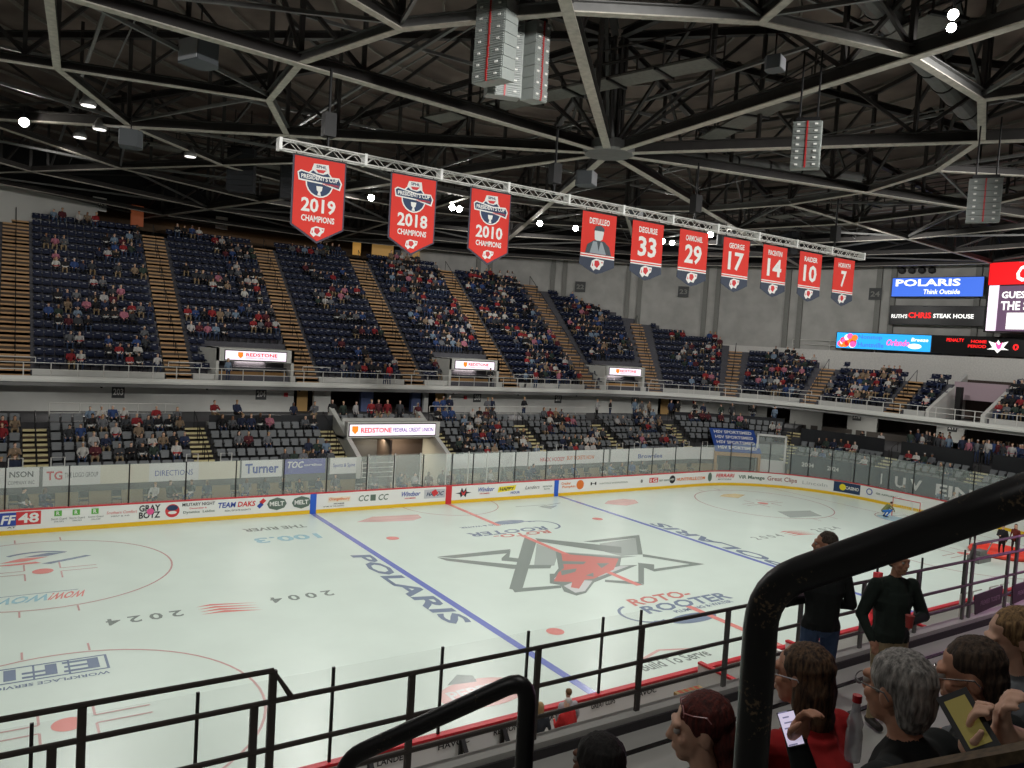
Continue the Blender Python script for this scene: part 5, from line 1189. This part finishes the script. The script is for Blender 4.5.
# --------------------------------------------------------------- goal and people on the ice
def goal(x,sx,label):
    o=thing('hockey_goal',label,'goal',(x,0,0),0,None)
    k=MB(); k.tube([(x,-.915,0),(x,-.915,1.22),(x,.915,1.22),(x,.915,0)],.03,8); part('red_frame',k,REDP,o)
    k=MB(); b=x+sx*1.05; k.tube([(x,-.915,.03),(b,-.7,.03),(b,.7,.03),(x,.915,.03)],.025,6); k.tube([(x,-.915,1.22),(x+sx*.5,-.8,1.2),(x+sx*.5,.8,1.2),(x,.915,1.22)],.02,6); k.tube([(x+sx*.5,0,1.2),(b,0,.03)],.02,6); part('base_frame',k,WHITE,o)
    k=MB(); m=9
    for i in range(m+1):
        y=-.8+1.6*i/m; k.tube([(x+sx*.5,y,1.2),(b,y*.87,.03)],.006,4)
    for i in range(1,7):
        f=i/7; xx=x+sx*(.5+.55*f); z=1.2-1.17*f; k.tube([(xx,-.8+.1*f,z),(xx,.8-.1*f,z)],.006,4)
        for s in (-1,1): k.tube([(x,s*.9,z),(xx,s*(.8-.1*f),z)],.006,4)
    part('net',k,INKW,o)
goal(27.1,1,'red framed hockey goal with white net in front of the end boards')
k=MB(); k.mm((-13.2,-15.4,0),(-10.8,-14.7,1.36)); struct('floor_bench_box',k,WHITE)
def col4(pr,t,p,sk,hr): return facecols(pr,t,p,sk,hr)
crouch=blob(fig(J('stand',pel=(0,.25,.42),che=(0,.0,.68),nek=(0,-.18,.8),hed=(0,-.28,.92),sR=(-.18,-.1,.8),sL=(.18,-.1,.8),eR=(-.24,-.3,.6),hR=(-.12,-.45,.42),eL=(.24,-.3,.6),hL=(.12,-.45,.42),pR=(-.1,.22,.4),kR=(-.18,-.2,.5),aR=(-.15,.12,.09),pL=(.1,.22,.4),kL=(.18,-.2,.5),aL=(.15,.12,.09))),.03,2)
def soloperson(pr,loc,rz,t,p,label,sk=SKINS[0],hr=HAIRS[0],sc=1.):
    o=link('person',meshfrom('person',pr[0]*sc,pr[1],facecols(pr,t,p,sk,hr),PMAT)); o.location=loc; o.rotation_euler=(0,0,rz); tag(o,label,'person'); return o
soloperson(crouch,(26.2,.75,0),math.radians(60),(110,116,70),(40,110,190),'person crouching on the ice beside the goal in olive top and blue trousers')
soloperson(PROTO['stand'][0],(23.0,-6.2,0),math.radians(-60),(70,72,78),(60,62,66),'person in grey standing alone on the ice near the red mat',sc=1.02)
soloperson(PROTO['stand'][2],(22.6,-7.9,0),math.radians(-90),(24,24,28),(20,20,22),'person in black standing at the red mat, bare headed')
soloperson(PROTO['stand'][1],(23.6,-8.1,0),math.radians(-100),(120,50,40),(24,24,26),'person in dark clothes with a red top standing on the red mat')
soloperson(PROTO['stand'][1],(-12.75,-14.35,.3),math.radians(150),(40,44,50),(30,32,38),'person in dark jacket with long hair at the near bench below the railing',SKINS[0],HAIRS[3])
soloperson(PROTO['stand'][3],(-12.0,-14.4,.25),math.radians(190),(196,40,40),(30,32,38),'person in red top with white collar at the near bench below the railing',SKINS[2],HAIRS[5])
soloperson(PROTO['stand'][0],(-11.75,-14.1,.3),math.radians(170),(176,176,180),(30,32,38),'person in pale top behind the red one at the near bench',SKINS[2],HAIRS[2])
k=MB(); k.lathe((23.3,-7.6,0),[(1.5,0),(1.6,.1),(1.5,.25),(1.25,.3),(1.1,.22),(1.0,.1)],28); k2=solo('inflatable_ring',k,mat('ring_red',(232,66,48),.4),'flat red inflatable ring lying on the ice around two people','ring',loc=(23.3,-7.6,0),smooth=True)
k=MB(); k.mm((19.6,-8.2,0),(20.9,-7.6,.35)); k.mm((19.9,-8.1,.35),(20.6,-7.7,.6)); k.tube([(20.9,-7.9,.3),(21.5,-7.9,.9)],.03,6); solo('equipment_case',k,STEEL,'low grey equipment case standing on the ice near the railing','case',loc=(20.2,-7.9,0))

# --------------------------------------------------------------- FOREGROUND PEOPLE
def at(u,v,D):
    f=776.009; R=Euler((1.52,-.061,-.582)).to_matrix(); d=R@Vector(((u-512)/f,-(v-384)/f,-1)); return CAM+d*D
SKM=mat('skin',(205,150,122),.6,noise=.1,nscale=30,bump=.03); SKM2=mat('skin_pale',(222,176,150),.6,noise=.08,nscale=30,bump=.03)
def clothm(name,c,**k): return mat(name,c,.9,noise=.2,nscale=14,bump=.15)
def hand(P,pos,d,n,curl=.5,side=1,scale=1.):
    """palm and five fingers: d points along the fingers, n out of the palm"""
    d=Vector(d).normalized(); n=Vector(n); n=(n-d*n.dot(d)).normalized(); s=d.cross(n)*side; p=Vector(pos); c=scale
    P+=[cap(p,p+d*.045*c+s*.02*c,.026*c,.02*c,SK),cap(p,p+d*.05*c-s*.022*c,.026*c,.02*c,SK),cap(p+d*.03*c,p+d*.07*c,.024*c,.02*c,SK)]
    for i,(o,l) in enumerate(((-.033,.062),(-.011,.075),(.012,.07),(.034,.052))):
        a=p+d*.075*c+s*o*c; q=a+(d*math.cos(curl*.6)+n*math.sin(curl*.6))*l*.55*c; e=q+(d*math.cos(curl*1.8)+n*math.sin(curl*1.8))*l*.45*c
        P+=[cap(a,q,.0095*c,.009*c,SK),cap(q,e,.009*c,.0078*c,SK)]
    a=p+d*.02*c-s*.035*c; q=a-s*.03*c+d*.025*c+n*.012*c; e=q+d*.03*c+n*.018*c+s*.006*c
    P+=[cap(a,q,.014*c,.011*c,SK),cap(q,e,.011*c,.009*c,SK)]
def head_prims(h,R,s=1.):
    H=lambda x,y,z:h+R@(Vector((x,y,z))*s); rt=R.to_euler(); e=lambda c,r,reg:('e',H(*c),Vector(r)*s,R,0,reg)
    return [e((0,.01,.03),(.077,.096,.098),SK),e((0,-.035,-.035),(.06,.062,.075),SK),e((0,-.06,-.085),(.03,.03,.025),SK),cap(H(0,-.09,.02),H(0,-.108,-.02),.01*s,.015*s,SK),e((0,-.088,-.055),(.026,.016,.013),SK),
     e((-.076,.012,-.005),(.012,.022,.034),SK),e((.076,.012,-.005),(.012,.022,.034),SK),cap(H(-.035,-.084,.032),H(.035,-.084,.032),.014*s,.014*s,SK),e((-.042,-.065,-.02),(.02,.02,.022),SK),e((.042,-.065,-.02),(.02,.02,.022),SK)]
def hairmat(name,c1,c2=None):
    if name in MATS: return MATS[name]
    m=mat(name,c1,.75,noise=.0); nt=m.node_tree; b=nt.nodes['Principled BSDF']; tc=nt.nodes.new('ShaderNodeTexCoord'); mp=nt.nodes.new('ShaderNodeMapping'); mp.inputs['Scale'].default_value=(90,90,14)
    n=nt.nodes.new('ShaderNodeTexNoise'); n.inputs['Scale'].default_value=1.; n.inputs['Detail'].default_value=5; r=nt.nodes.new('ShaderNodeValToRGB')
    nt.links.new(tc.outputs['Object'],mp.inputs['Vector']); nt.links.new(mp.outputs['Vector'],n.inputs['Vector']); nt.links.new(n.outputs['Fac'],r.inputs['Fac']); nt.links.new(r.outputs['Color'],b.inputs['Base Color'])
    r.color_ramp.elements[0].position=.35; r.color_ramp.elements[1].position=.68; r.color_ramp.elements[0].color=lin(c1)+(1,); r.color_ramp.elements[1].color=lin(c2 or tuple(min(255,int(x*1.6)) for x in c1))+(1,)
    bp=nt.nodes.new('ShaderNodeBump'); bp.inputs['Strength'].default_value=.6; bp.inputs['Distance'].default_value=.01; nt.links.new(n.outputs['Fac'],bp.inputs['Height']); nt.links.new(bp.outputs['Normal'],b.inputs['Normal'])
    return m
def fgperson(label,loc,facing,j,mats,hair,hairm,look=(0,0,0),bulk=1.,handsL=None,handsR=None,voxel=.0075,headscale=1.,sleeve=True,extra=[],hem=None):
    """facing: rotation of the whole body (0 faces -Y). look: head euler relative to the body. mats: [skin, top, trousers, hair, shoes]"""
    P=fig(j,'none',bulk,fine=True,sleeve=sleeve); P=[p for p in P if not (p[0]=='e' and abs((p[1]-j['hed']).length)<.12) and not (p[0]=='c' and p[5]==SK and (p[1]-j['hed']).length<.12 and p is not None and p[3]<.03)]
    R=Euler(look).to_matrix(); P+=head_prims(j['hed'],R,headscale)
    for s,hd in (('L',handsL),('R',handsR)):
        w=j['h'+s]; d=(w-j['e'+s]).normalized()
        if hd is None: hd=dict(d=d,n=(0,0,-1),curl=.6)
        P.append(cap(w-d*.05,w,.028,.025,SK)); hand(P,w,hd.get('d',d),hd.get('n',(0,0,-1)),hd.get('curl',.6),1 if s=='L' else -1)
    P+=extra
    co,fs,reg=blob(P,voxel,3,.4)
    if hem:
        fz=np.array([co[f[0]] for f in fs]); reg[(reg==LEG)&(fz[:,2]>hem)]=TOP; reg[(reg==TOP)&(fz[:,2]<hem)&(abs(fz[:,0])<.2)]=LEG
    me=bpy.data.meshes.new('person'); me.from_pydata(co.tolist(),[],fs)
    for m in mats: me.materials.append(m)
    me.polygons.foreach_set('material_index',reg.tolist()); me.polygons.foreach_set('use_smooth',[True]*len(fs)); me.update()
    o=link('person',me); o.location=loc; o.rotation_euler=(0,0,facing); tag(o,label,'person')
    H=lambda x,y,z:j['hed']+R@(Vector((x,y,z))*headscale)
    hp=[(('e',H(*c),Vector(r)*headscale,R,0,0) if len(q)==2 and False else ('e',H(*c),Vector(r)*headscale,R@Euler(rr).to_matrix(),0,0)) for c,r,rr in hair]
    co,fs,reg=blob(hp,.008,2,.5); hm=bpy.data.meshes.new('hair'); 
    nrm=np.array([math.sin(v[0]*210+v[2]*60)*math.cos(v[1]*190) for v in co])[:,None]; cen=np.array(j['hed']); dd=co-cen; dd/=np.linalg.norm(dd,axis=1)[:,None]; co=co+dd*nrm*.0018
    hm.from_pydata(co.tolist(),[],fs); hm.materials.append(hairm); hm.polygons.foreach_set('use_smooth',[True]*len(fs)); link('hair',hm,o)
    for sx in (-1,1):
        k=MB(); k.sphere(H(sx*.032,-.083,.012),.0125*headscale,10); e=k.mesh('eye',[mat('eye_white',(190,186,180),.3)],smooth=True); link('eye',e,o)
    return o,H,R
def glasses(o,H,m=None,up=0.):
    k=MB(); m=m or BLACK; z=.012+up; y=-.105 if up==0 else -.06
    for sx in (-1,1):
        k.tube([H(sx*(.034+.024*math.cos(t)),y,z+.019*math.sin(t)) for t in [2*PI*i/14 for i in range(15)]],.0022,5,0,False)
        k.tube([H(sx*.058,y,z+.005),H(sx*.084,y+.03,z+.006),H(sx*.088,.015,z+.002),H(sx*.084,.03,z-.02)],.0025,5)
    k.tube([H(-.01,y,z),H(.01,y,z)],.002,5)
    link('eyeglasses',k.mesh('eyeglasses',[m]),o)
    for sx in (-1,1): k=MB(); k.poly([H(sx*(.034+.022*math.cos(t)),y,z+.017*math.sin(t)) for t in [2*PI*i/14 for i in range(14)]]); link('lens',k.mesh('lens',[GLASS2]),o)
SHORT=[((0,.025,.05),(.085,.098,.09),(0,0,0)),((0,.06,.0),(.078,.055,.075),(0,0,0))]
JEAN=clothm('denim',(70,92,128)); KHAKI=clothm('khaki',(176,156,122)); BLK=clothm('black_fleece',(30,34,34)); DGR=clothm('dark_green_fleece',(38,50,44)); SHOEM=mat('shoe_leather',(40,34,30),.5)
# man in jeans, facing the ice and the end, elbow bent
z0=NF
o,H,R=fgperson('person in black jacket and blue jeans standing at the railing with bent elbow',(-15.98,-23.11,z0),math.radians(150),J('stand',hL=(.02,-.22,1.1),eL=(.36,.02,1.14),eR=(-.27,.02,1.14),hR=(-.1,-.24,1.05),hed=(0,-.04,1.68),nek=(0,-.01,1.5)),[SKM,BLK,JEAN,BLK,SHOEM],SHORT,hairmat('hair_brown_grey',(56,46,40),(110,98,86)),(0,0,math.radians(70)),1.12,handsL=dict(n=(0,1,0),curl=1.3),hem=.9); o.scale=(1.04,1.04,1.04)
o['label']='person in black jacket and blue jeans standing at the near railing looking along the ice'
o2,H,R=fgperson('person in dark green pullover and khaki trousers standing at the near railing holding a cup',(-15.46,-23.52,z0),math.radians(-25),J('stand',hL=(-.0,-.30,1.16),eL=(.33,-.02,1.12),eR=(-.3,.03,1.12),hR=(-.27,-.12,.92),hed=(0,-.04,1.66),nek=(0,-.01,1.49)),[SKM,DGR,KHAKI,DGR,SHOEM],SHORT,hairmat('hair_dark_brown',(40,32,28),(76,62,52)),(0,0,.2),1.16,handsL=dict(d=(-1,-.35,.1),n=(0,-1,0),curl=1.1),hem=.88)
cp=o2.matrix_basis@Vector((-.07,-.36,1.13)); k=MB(); k.lathe((cp.x,cp.y,cp.z),[(.03,0),(.04,.11),(.042,.115)],14); solo('paper_cup',k,mat('cup_red',(190,70,66),.5),'red and white paper cup held by the person in the dark green pullover','cup',loc=tuple(cp))
# seated woman in red
SIT=lambda **k: J('sit',**k)
LONGH=[((0,.03,.045),(.092,.105,.092),(0,0,0)),((0,.07,-.04),(.09,.06,.12),(0,0,0)),((-.07,.03,-.08),(.03,.045,.12),(0,0,0)),((.07,.03,-.08),(.03,.045,.12),(0,0,0)),((0,.07,-.14),(.085,.05,.07),(0,0,0))]
fw=math.radians(150)   # the row looks toward the ice and a little along it
def seatP(label,head,rz,top,legm,hair,hm,look,bulk=1.,j=None,hs=1.,**k):
    j=j or SIT(); d=Matrix.Rotation(rz,3,'Z')@j['hed']; loc=Vector(head)-d
    return fgperson(label,tuple(loc),rz,j,[k.pop('skin',SKM),top,legm,top,SHOEM],hair,hm,look,bulk,headscale=hs,**k)
REDS=clothm('red_sweater',(176,34,36)); DJ=clothm('dark_denim',(40,50,72)); GREYJ=clothm('grey_jacket',(110,114,118))
o,H,R=seatP('person with long brown blond hair in a red sweater, seated and wearing glasses',(-20.09,-25.77,8.58),math.radians(180),REDS,DJ,LONGH,hairmat('hair_brown_blond',(44,32,26),(120,92,66)),(.1,0,math.radians(18)),1.1,SIT(),1.05); glasses(o,H,mat('clear_frame',(210,210,216),.2))
rz_=math.radians(185); G0=Vector(tuple(at(898,691,2.45)))-Matrix.Rotation(rz_,3,'Z')@Vector((0,.01,1.22)); inv=Matrix.Rotation(-rz_,3,'Z'); ph=inv@(at(796,742,2.35)-G0)
GJ=SIT(eL=(.30,-.02,.80),hL=tuple(ph),eR=(-.30,-.05,.78),hR=(-.14,-.3,.70)); print('PHREACH',ph)
o,H,R=seatP('person with grey hair, glasses and dark jacket, seated holding up a phone',tuple(at(898,691,2.45)),math.radians(185),BLK,DJ,[((0,.02,.045),(.088,.104,.092),(0,0,0)),((0,.06,-.01),(.08,.056,.085),(0,0,0)),((0,.055,-.05),(.07,.045,.06),(0,0,0))],hairmat('hair_silver',(92,90,88),(176,172,166)),(.06,0,math.radians(-10)),1.16,GJ,1.04,handsL=dict(d=(-.2,.1,.9),n=(0,.6,.2),curl=.9)); glasses(o,H,STEEL)
GM=o
o,H,R=seatP('person with short brown hair, silver glasses and black jacket, seated beside the grey haired one',(-19.89,-26.31,8.755),math.radians(180),BLK,DJ,SHORT+[((0,.06,-.03),(.072,.045,.06),(0,0,0))],hairmat('hair_brown',(44,34,28),(96,78,62)),(.25,0,math.radians(24)),1.1,SIT(),1.06); glasses(o,H,mat('silver_frame',(200,200,200),.2,.8))
o,H,R=seatP('person with wavy blond brown hair and grey jacket seated at the frame edge, head bowed',(-19.25,-26.17,8.735),math.radians(170),GREYJ,DJ,LONGH,hairmat('hair_dark_blond',(90,66,42),(176,142,96)),(.35,0,math.radians(55)),1.05,SIT(),1.0,skin=SKM2)
o,H,R=seatP('person with dark red hair and sunglasses pushed up, seated in dark top',(-20.69,-25.8,8.51),math.radians(180),BLK,DJ,[((0,.025,.05),(.09,.103,.092),(0,0,0)),((0,.08,-.03),(.078,.06,.09),(0,0,0)),((.02,.1,-.1),(.055,.05,.08),(0,0,0))],hairmat('hair_dark_red',(58,22,20),(112,46,38)),(.1,0,math.radians(50)),.95,SIT(),1.0,skin=SKM2); glasses(o,H,mat('pink_frame',(190,130,130),.3),.07)
o,H,R=seatP('child with curly black hair seated in the row below, only the head in view',(-20.76,-25.35,8.17),math.radians(180),BLK,DJ,[((0,.02,.05),(.1,.108,.095),(0,0,0)),((0,.05,.0),(.092,.075,.08),(0,0,0))],hairmat('hair_black_curly',(12,11,11),(34,30,28)),(0,0,.2),.8,SIT(),1.0,skin=mat('skin_deep',(120,80,60),.6))
o,H,R=seatP('person in red jacket further along the row, partly hidden behind the glasses wearer',tuple(at(987,676,3.5)),math.radians(180),REDS,DJ,SHORT,hairmat('hair_brown',(44,34,28)),(.4,0,math.radians(20)),1.0,SIT(),1.0)
# the holder of the larger phone sits just outside the frame, arms reaching in
rz2=math.radians(200); HH=at(1120,640,2.25); K0=HH-Matrix.Rotation(rz2,3,'Z')@Vector((0,.01,1.22)); inv2=Matrix.Rotation(-rz2,3,'Z')
q1=inv2@(at(972,746,1.97)-K0); q2=inv2@(at(1003,735,1.98)-K0); e1=(Vector((.2,.05,1.0))+q1)*.5+Vector((.05,0,-.14)); e2=(Vector((-.2,.05,1.0))+q2)*.5+Vector((0,.0,-.14))
o,H,R=seatP('person beyond the frame edge, whose hands hold up the larger phone',tuple(HH),rz2,BLK,DJ,LONGH,hairmat('hair_brown',(44,34,28)),(.2,0,.2),1.0,SIT(hL=tuple(q1),eL=tuple(e1),hR=tuple(q2),eR=tuple(e2)),1.0,skin=SKM2,sleeve=False,handsL=dict(d=(.1,-.1,.9),n=(0,.8,.2),curl=.8),handsR=dict(d=(.2,-.1,.9),n=(0,.8,.2),curl=.8))
# phones and bottle
def phone(loc,rot,screen,label,s=1.,L=.155,W_=.075,text=True):
    M=Euler(rot).to_matrix(); o=thing('mobile_phone',label,'phone',loc); o.rotation_euler=rot
    k=MB(); k.box((0,0,0),(W_,.009,L)); part('body',k,BLACK,o,local=True)
    q=.006 if text else .026
    k=MB(); k.box((0,-.0052,0),(W_-q,.001,L-q*1.3)); part('screen',k,screen,o,local=True)
    if not text: return o
    k=MB(); 
    for i in range(7): k.box((-.008+.004*(i%3),-.0062,.05-.016*i),(W_*.5-.008*(i%2),.0006,.004))
    part('screen_text',k,mat('screen_grey',(130,130,150),.5,0,(120,120,150),.4),o,local=True); return o
def facecam(loc,roll,tilt):
    d=(CAM-Vector(loc)).normalized(); up=Vector((0,0,1)); r=(-d).cross(up).normalized(); u=r.cross(-d); M=Matrix((r,-d,u)).transposed()
    return (M@Matrix.Rotation(roll,3,'Y')@Matrix.Rotation(tilt,3,'X')).to_euler()
L1=at(791,729,2.35); phone(tuple(L1),facecam(L1,math.radians(-24),math.radians(-18)),emat('phone_screen_white',(214,206,232),.45),'black phone with a white lit screen held up beside the red sweater',1.,.105,.054)
L2=at(968,722,1.95); phone(tuple(L2),facecam(L2,math.radians(-36),math.radians(-25)),emat('phone_screen_olive',(140,128,64),.12),'larger phone with a yellow green picture held up near the frame edge',1.,.16,.08,False)
k=MB(); c=tuple(at(852,760,2.8)); k.lathe(c,[(.026,0),(.029,.02),(.029,.1),(.025,.12),(.029,.14),(.016,.18),(.012,.215)],16); k2=MB(); k2.lathe((c[0],c[1],c[2]+.215),[(.016,0),(.016,.025)],12)
o=thing('drink_bottle','clear plastic drink bottle with red cap beside the grey haired person','bottle',c); part('body',k,mat('bottle_clear',(200,200,206),.12,alpha=.55,spec=.8),o,smooth=True); part('cap',k2,REDP,o)
# seats in the near rows
nsm=upper_seat_mesh(); first=None; idx=0
for ri,(y,z) in enumerate(NRW[1:4]):
    for i in range(9):
        x=-21.35+.56*i
        if ri==0 and i<1: continue
        o=bpy.data.objects.new('near_stadium_chair',nsm) if first is None else first.copy(); first=first or o; COL.objects.link(o); o.location=(x,y-.5,z); o.rotation_euler=(0,0,PI)
        tag(o,'navy seat in the near rows, %s row up from the walkway, %s along'%(ORD[ri],ORD[i]),'seat','navy seats of the near rows')
# --------------------------------------------------------------- foreground handrails
HRM=mat('scuffed_black_paint',(16,15,17),.42,noise=.3,nscale=60,bump=.25)
_nt=HRM.node_tree; _b=_nt.nodes['Principled BSDF']; _tc=_nt.nodes.new('ShaderNodeTexCoord'); _n=_nt.nodes.new('ShaderNodeTexNoise'); _n.inputs['Scale'].default_value=170; _n.inputs['Detail'].default_value=6; _n2=_nt.nodes.new('ShaderNodeTexNoise'); _n2.inputs['Scale'].default_value=22
_mu=_nt.nodes.new('ShaderNodeMath'); _mu.operation='MULTIPLY'; _cr=_nt.nodes.new('ShaderNodeValToRGB'); _cr.color_ramp.elements[0].position=.36; _cr.color_ramp.elements[0].color=(.006,.006,.007,1); _cr.color_ramp.elements[1].position=.44; _cr.color_ramp.elements[1].color=(.16,.11,.06,1)
for _q in (_n,_n2): _nt.links.new(_tc.outputs['Object'],_q.inputs['Vector'])
_nt.links.new(_n.outputs['Fac'],_mu.inputs[0]); _nt.links.new(_n2.outputs['Fac'],_mu.inputs[1]); _nt.links.new(_mu.outputs[0],_cr.inputs['Fac']); _nt.links.new(_cr.outputs['Color'],_b.inputs['Base Color'])
def bend(pts,r,n=7):
    out=[Vector(pts[0])]
    for i in range(1,len(pts)-1):
        p,q,s=Vector(pts[i-1]),Vector(pts[i]),Vector(pts[i+1]); a=(p-q).normalized()*r; b=(s-q).normalized()*r
        for t in [j/(n-1) for j in range(n)]: out.append((q+a)*(1-t)**2+q*2*t*(1-t)+(q+b)*t*t)
    out.append(Vector(pts[-1])); return out
k=MB(); k.tube(bend([(-21.845,-27.40,9.80),(-21.843,-27.112,9.621),(-21.893,-26.942,9.515),(-21.898,-26.962,7.7)],.06),.0235,20)
solo('handrail',k,HRM,'thick scuffed black tube handrail rising from bottom centre to the frame edge','handrail','black tube handrails in front of the camera',loc=(-21.9,-26.95,7.7),smooth=True)
k=MB(); k.tube(bend([(-21.99,-25.70,7.2),(-21.987,-25.706,8.68),(-21.64,-26.055,8.985),(-21.635,-26.08,7.4)],.07),.0235,20)
solo('handrail',k,HRM,'smaller black tube handrail loop with a worn top bend','handrail','black tube handrails in front of the camera',loc=(-21.99,-25.7,7.2),smooth=True)
k=MB(); a=at(800,793,1.65); b=at(1060,745,1.4); k.beam(a,b,.04,.022); u_=Vector((0,0,-1.2)); k.poly([a,b,b+u_,a+u_],(.02,.01,0),1); solo('guard_wall',k,[mat('worn_brown_metal',(96,80,58),.6,.2,noise=.5,nscale=70,bump=.3),mat('violet_panel',(34,26,54),.7)],'low guard wall with a worn brown metal top edge at the frame corner','guard wall',loc=tuple(a))

# ================================================================== LIGHTS
def spot(loc,tgt,power,size=110,blend=.8,col=(1,.98,.95),rad=.35):
    d=bpy.data.lights.new('arena_or_added_spot','SPOT'); d.energy=power; d.spot_size=math.radians(size); d.spot_blend=blend; d.color=col; d.shadow_soft_size=rad
    o=bpy.data.objects.new('arena_or_added_spot',d); COL.objects.link(o); o.location=loc; o.rotation_euler=(Vector(tgt)-Vector(loc)).to_track_quat('-Z','Y').to_euler(); return o
LAMPM=mat('lamp_lens',(255,255,250),.3,0,(255,252,244),60)
LAMPS=[]
for x in (-24,-8,8,24):
    for y in (-9,9): spot((x,y,18.3),(x*.95,y*.75,0),IP,100,.9)
for x in (-24,-12,0,12,24): spot((x,-19.5,18.4),(x*.9,2,5),FP,105,.9)
for x in (-18,-6,6,18): spot((x,18.5,18.4),(x*.9,-2,1),FP*.6,95,.9)
def lamp(loc,tgt,label,s=.3,em=LAMPM):
    d=(Vector(tgt)-Vector(loc)).normalized(); q=d.to_track_quat('-Z','Y').to_matrix(); o=thing('flood_lamp',label,'lamp',loc,0,'bright flood lamps in the roof')
    k=MB(); k.lathe(loc,[(s,0),(s,.08),(s*.7,.3),(s*.2,.38)],14,0,q); k.tube([loc,(loc[0],loc[1],loc[2]+.7)],.03,5); part('housing',k,BLACK,o)
    k=MB(); k.lathe(loc,[(s*.88,-.03),(s*.88,0)],14,0,q); part('lens',k,em,o)
LAMP2=mat('lamp_lens_hot',(255,255,250),.3,0,(255,250,240),220)
lamp((-22.1,14.6,18.5),(-22.6,-20,9),'brightest flood lamp glaring high over the upper seats',.22,LAMP2)
lamp((-3.6,-17.1,18.5),(-20,-24,9),'flood lamp glaring at the top of the roof, upper one of the pair',.13,LAMP2); lamp((-2.9,-16.7,18.5),(-20,-24,9),'flood lamp glaring at the top of the roof, lower one of the pair',.12,LAMP2)
for i,(x,y,w) in enumerate(((-3.5,18.8,'between the 2019 and 2018 banners'),(1.6,17.5,'between the 2018 and 2010 banners'),(2.2,17.6,'beside the one between the 2018 and 2010 banners'),(8.9,17.9,'beyond the 2010 banner'),(11.8,17.5,'beside the portrait banner'),(19.8,16.8,'between the banners 33 and 29'),(20.8,16.8,'against the edge of banner 29'),(19.2,11.4,'above banner 17'),(20.6,11.0,'just past the one above banner 17'),(25.7,14.3,'beside banner 14'),(-8.5,16.3,'at the edge of the 2019 banner, upper'),(-8.4,17.6,'at the edge of the 2019 banner, lower'))):
    lamp((x,y,18.5),(-14,-20,8),'flood lamp '+w,.22)
LAMPD=mat('lamp_lens_dim',(240,240,240),.4,0,(250,246,240),1.2)
for i,(x,y) in enumerate(((-20,9.1),(-19.8,15.8),(-19.2,13.2),(-14.8,15.8))):
    k=MB(); k.lathe((x,y,18.5),[(.3,0),(.32,.1),(.1,.5)],16); o=thing('house_lamp','small round white house lamp over the upper seats, %s from the bright glare'%ORD[i],'lamp',(x,y,18.5),0,'round house lamps over the upper seats'); part('housing',k,STEEL,o); k=MB(); k.lathe((x,y,18.49),[(.27,-.01),(.27,0)],16); part('lens',k,LAMPD,o)
def area(loc,tgt,power,sx,sy,col=(1,1,1),name='house_light'):
    d=bpy.data.lights.new(name,'AREA'); d.shape='RECTANGLE'; d.size=sx; d.size_y=sy; d.energy=power; d.color=col
    o=bpy.data.objects.new(name,d); COL.objects.link(o); o.location=loc; o.rotation_euler=(Vector(tgt)-Vector(loc)).to_track_quat('-Z','Y').to_euler(); return o
for x in (-32,-20,-8,4): spot((x,-25,18.6),(x+3,-25.5,7),NP,110,.9,(1,.97,.93))
for x in (-20,-4,12): spot((x,20,18.4),(x,33,8),SP,120,.9,(1,.97,.93))
spot((18,12,17.6),(40,26,11),SP*2.7,95,1); spot((22,2,17.6),(47,9,12),SP*2.7,95,1); spot((24,-8,17.6),(46,-2,11),SP*2,95,1); spot((6,20,17.6),(24,40,12),SP*1.9,95,1)  # added wall washers without fixtures, to brighten the round wall
# concourse ceiling lights under the balcony, vomitory lights, violet glow of the near ribbon screens
for s in (16,26,36,47,58,67,76,84,91): x,y=BACK.P(s,-3.2); area((x,y,BAS-.35),(x,y-1,0),CP,3,.4,(1,.96,.9),'soffit_light')
area((-1,19.6,3.05),(-1,20.4,0),110,3,.4,(1,.85,.6),'tunnel_light')
for a,b in VOM: x,y=UP.P((a+b)/2,1.5); area((x,y,BAS+1.5),(x,y,0),34,2,.5,(1,.85,.8),'entrance_light')
x,y=dp(-3,RW+1.5); area((x,y,19.2),(x,y,0),60,14,.4,(1,.75,.5),'upper_concourse_light')
area((-7.5,-22.6,7.9),(-10,-22.9,6.2),34,5,.3,(.85,.3,.75),'ribbon_glow')
w=bpy.data.worlds.new('World'); SC.world=w; w.use_nodes=True; w.node_tree.nodes['Background'].inputs['Color'].default_value=(.6,.62,.7,1); w.node_tree.nodes['Background'].inputs['Strength'].default_value=.03
# ================================================================== CAMERA
cd=bpy.data.cameras.new('camera'); cam=bpy.data.objects.new('camera',cd); COL.objects.link(cam); cam.location=CAM; cam.rotation_euler=(1.52,-.061,-.582); cd.sensor_width=36; cd.lens=776.009*36/1024; cd.clip_start=.02; cd.clip_end=500
SC.camera=cam
SC.view_settings.view_transform='Standard'; SC.view_settings.look='None'; SC.view_settings.gamma=1; SC.view_settings.use_curve_mapping=False; SC.view_settings.exposure=EXPO
SC.cycles.use_denoising=True; SC.cycles.max_bounces=6; SC.cycles.transparent_max_bounces=16; SC.cycles.sample_clamp_indirect=6
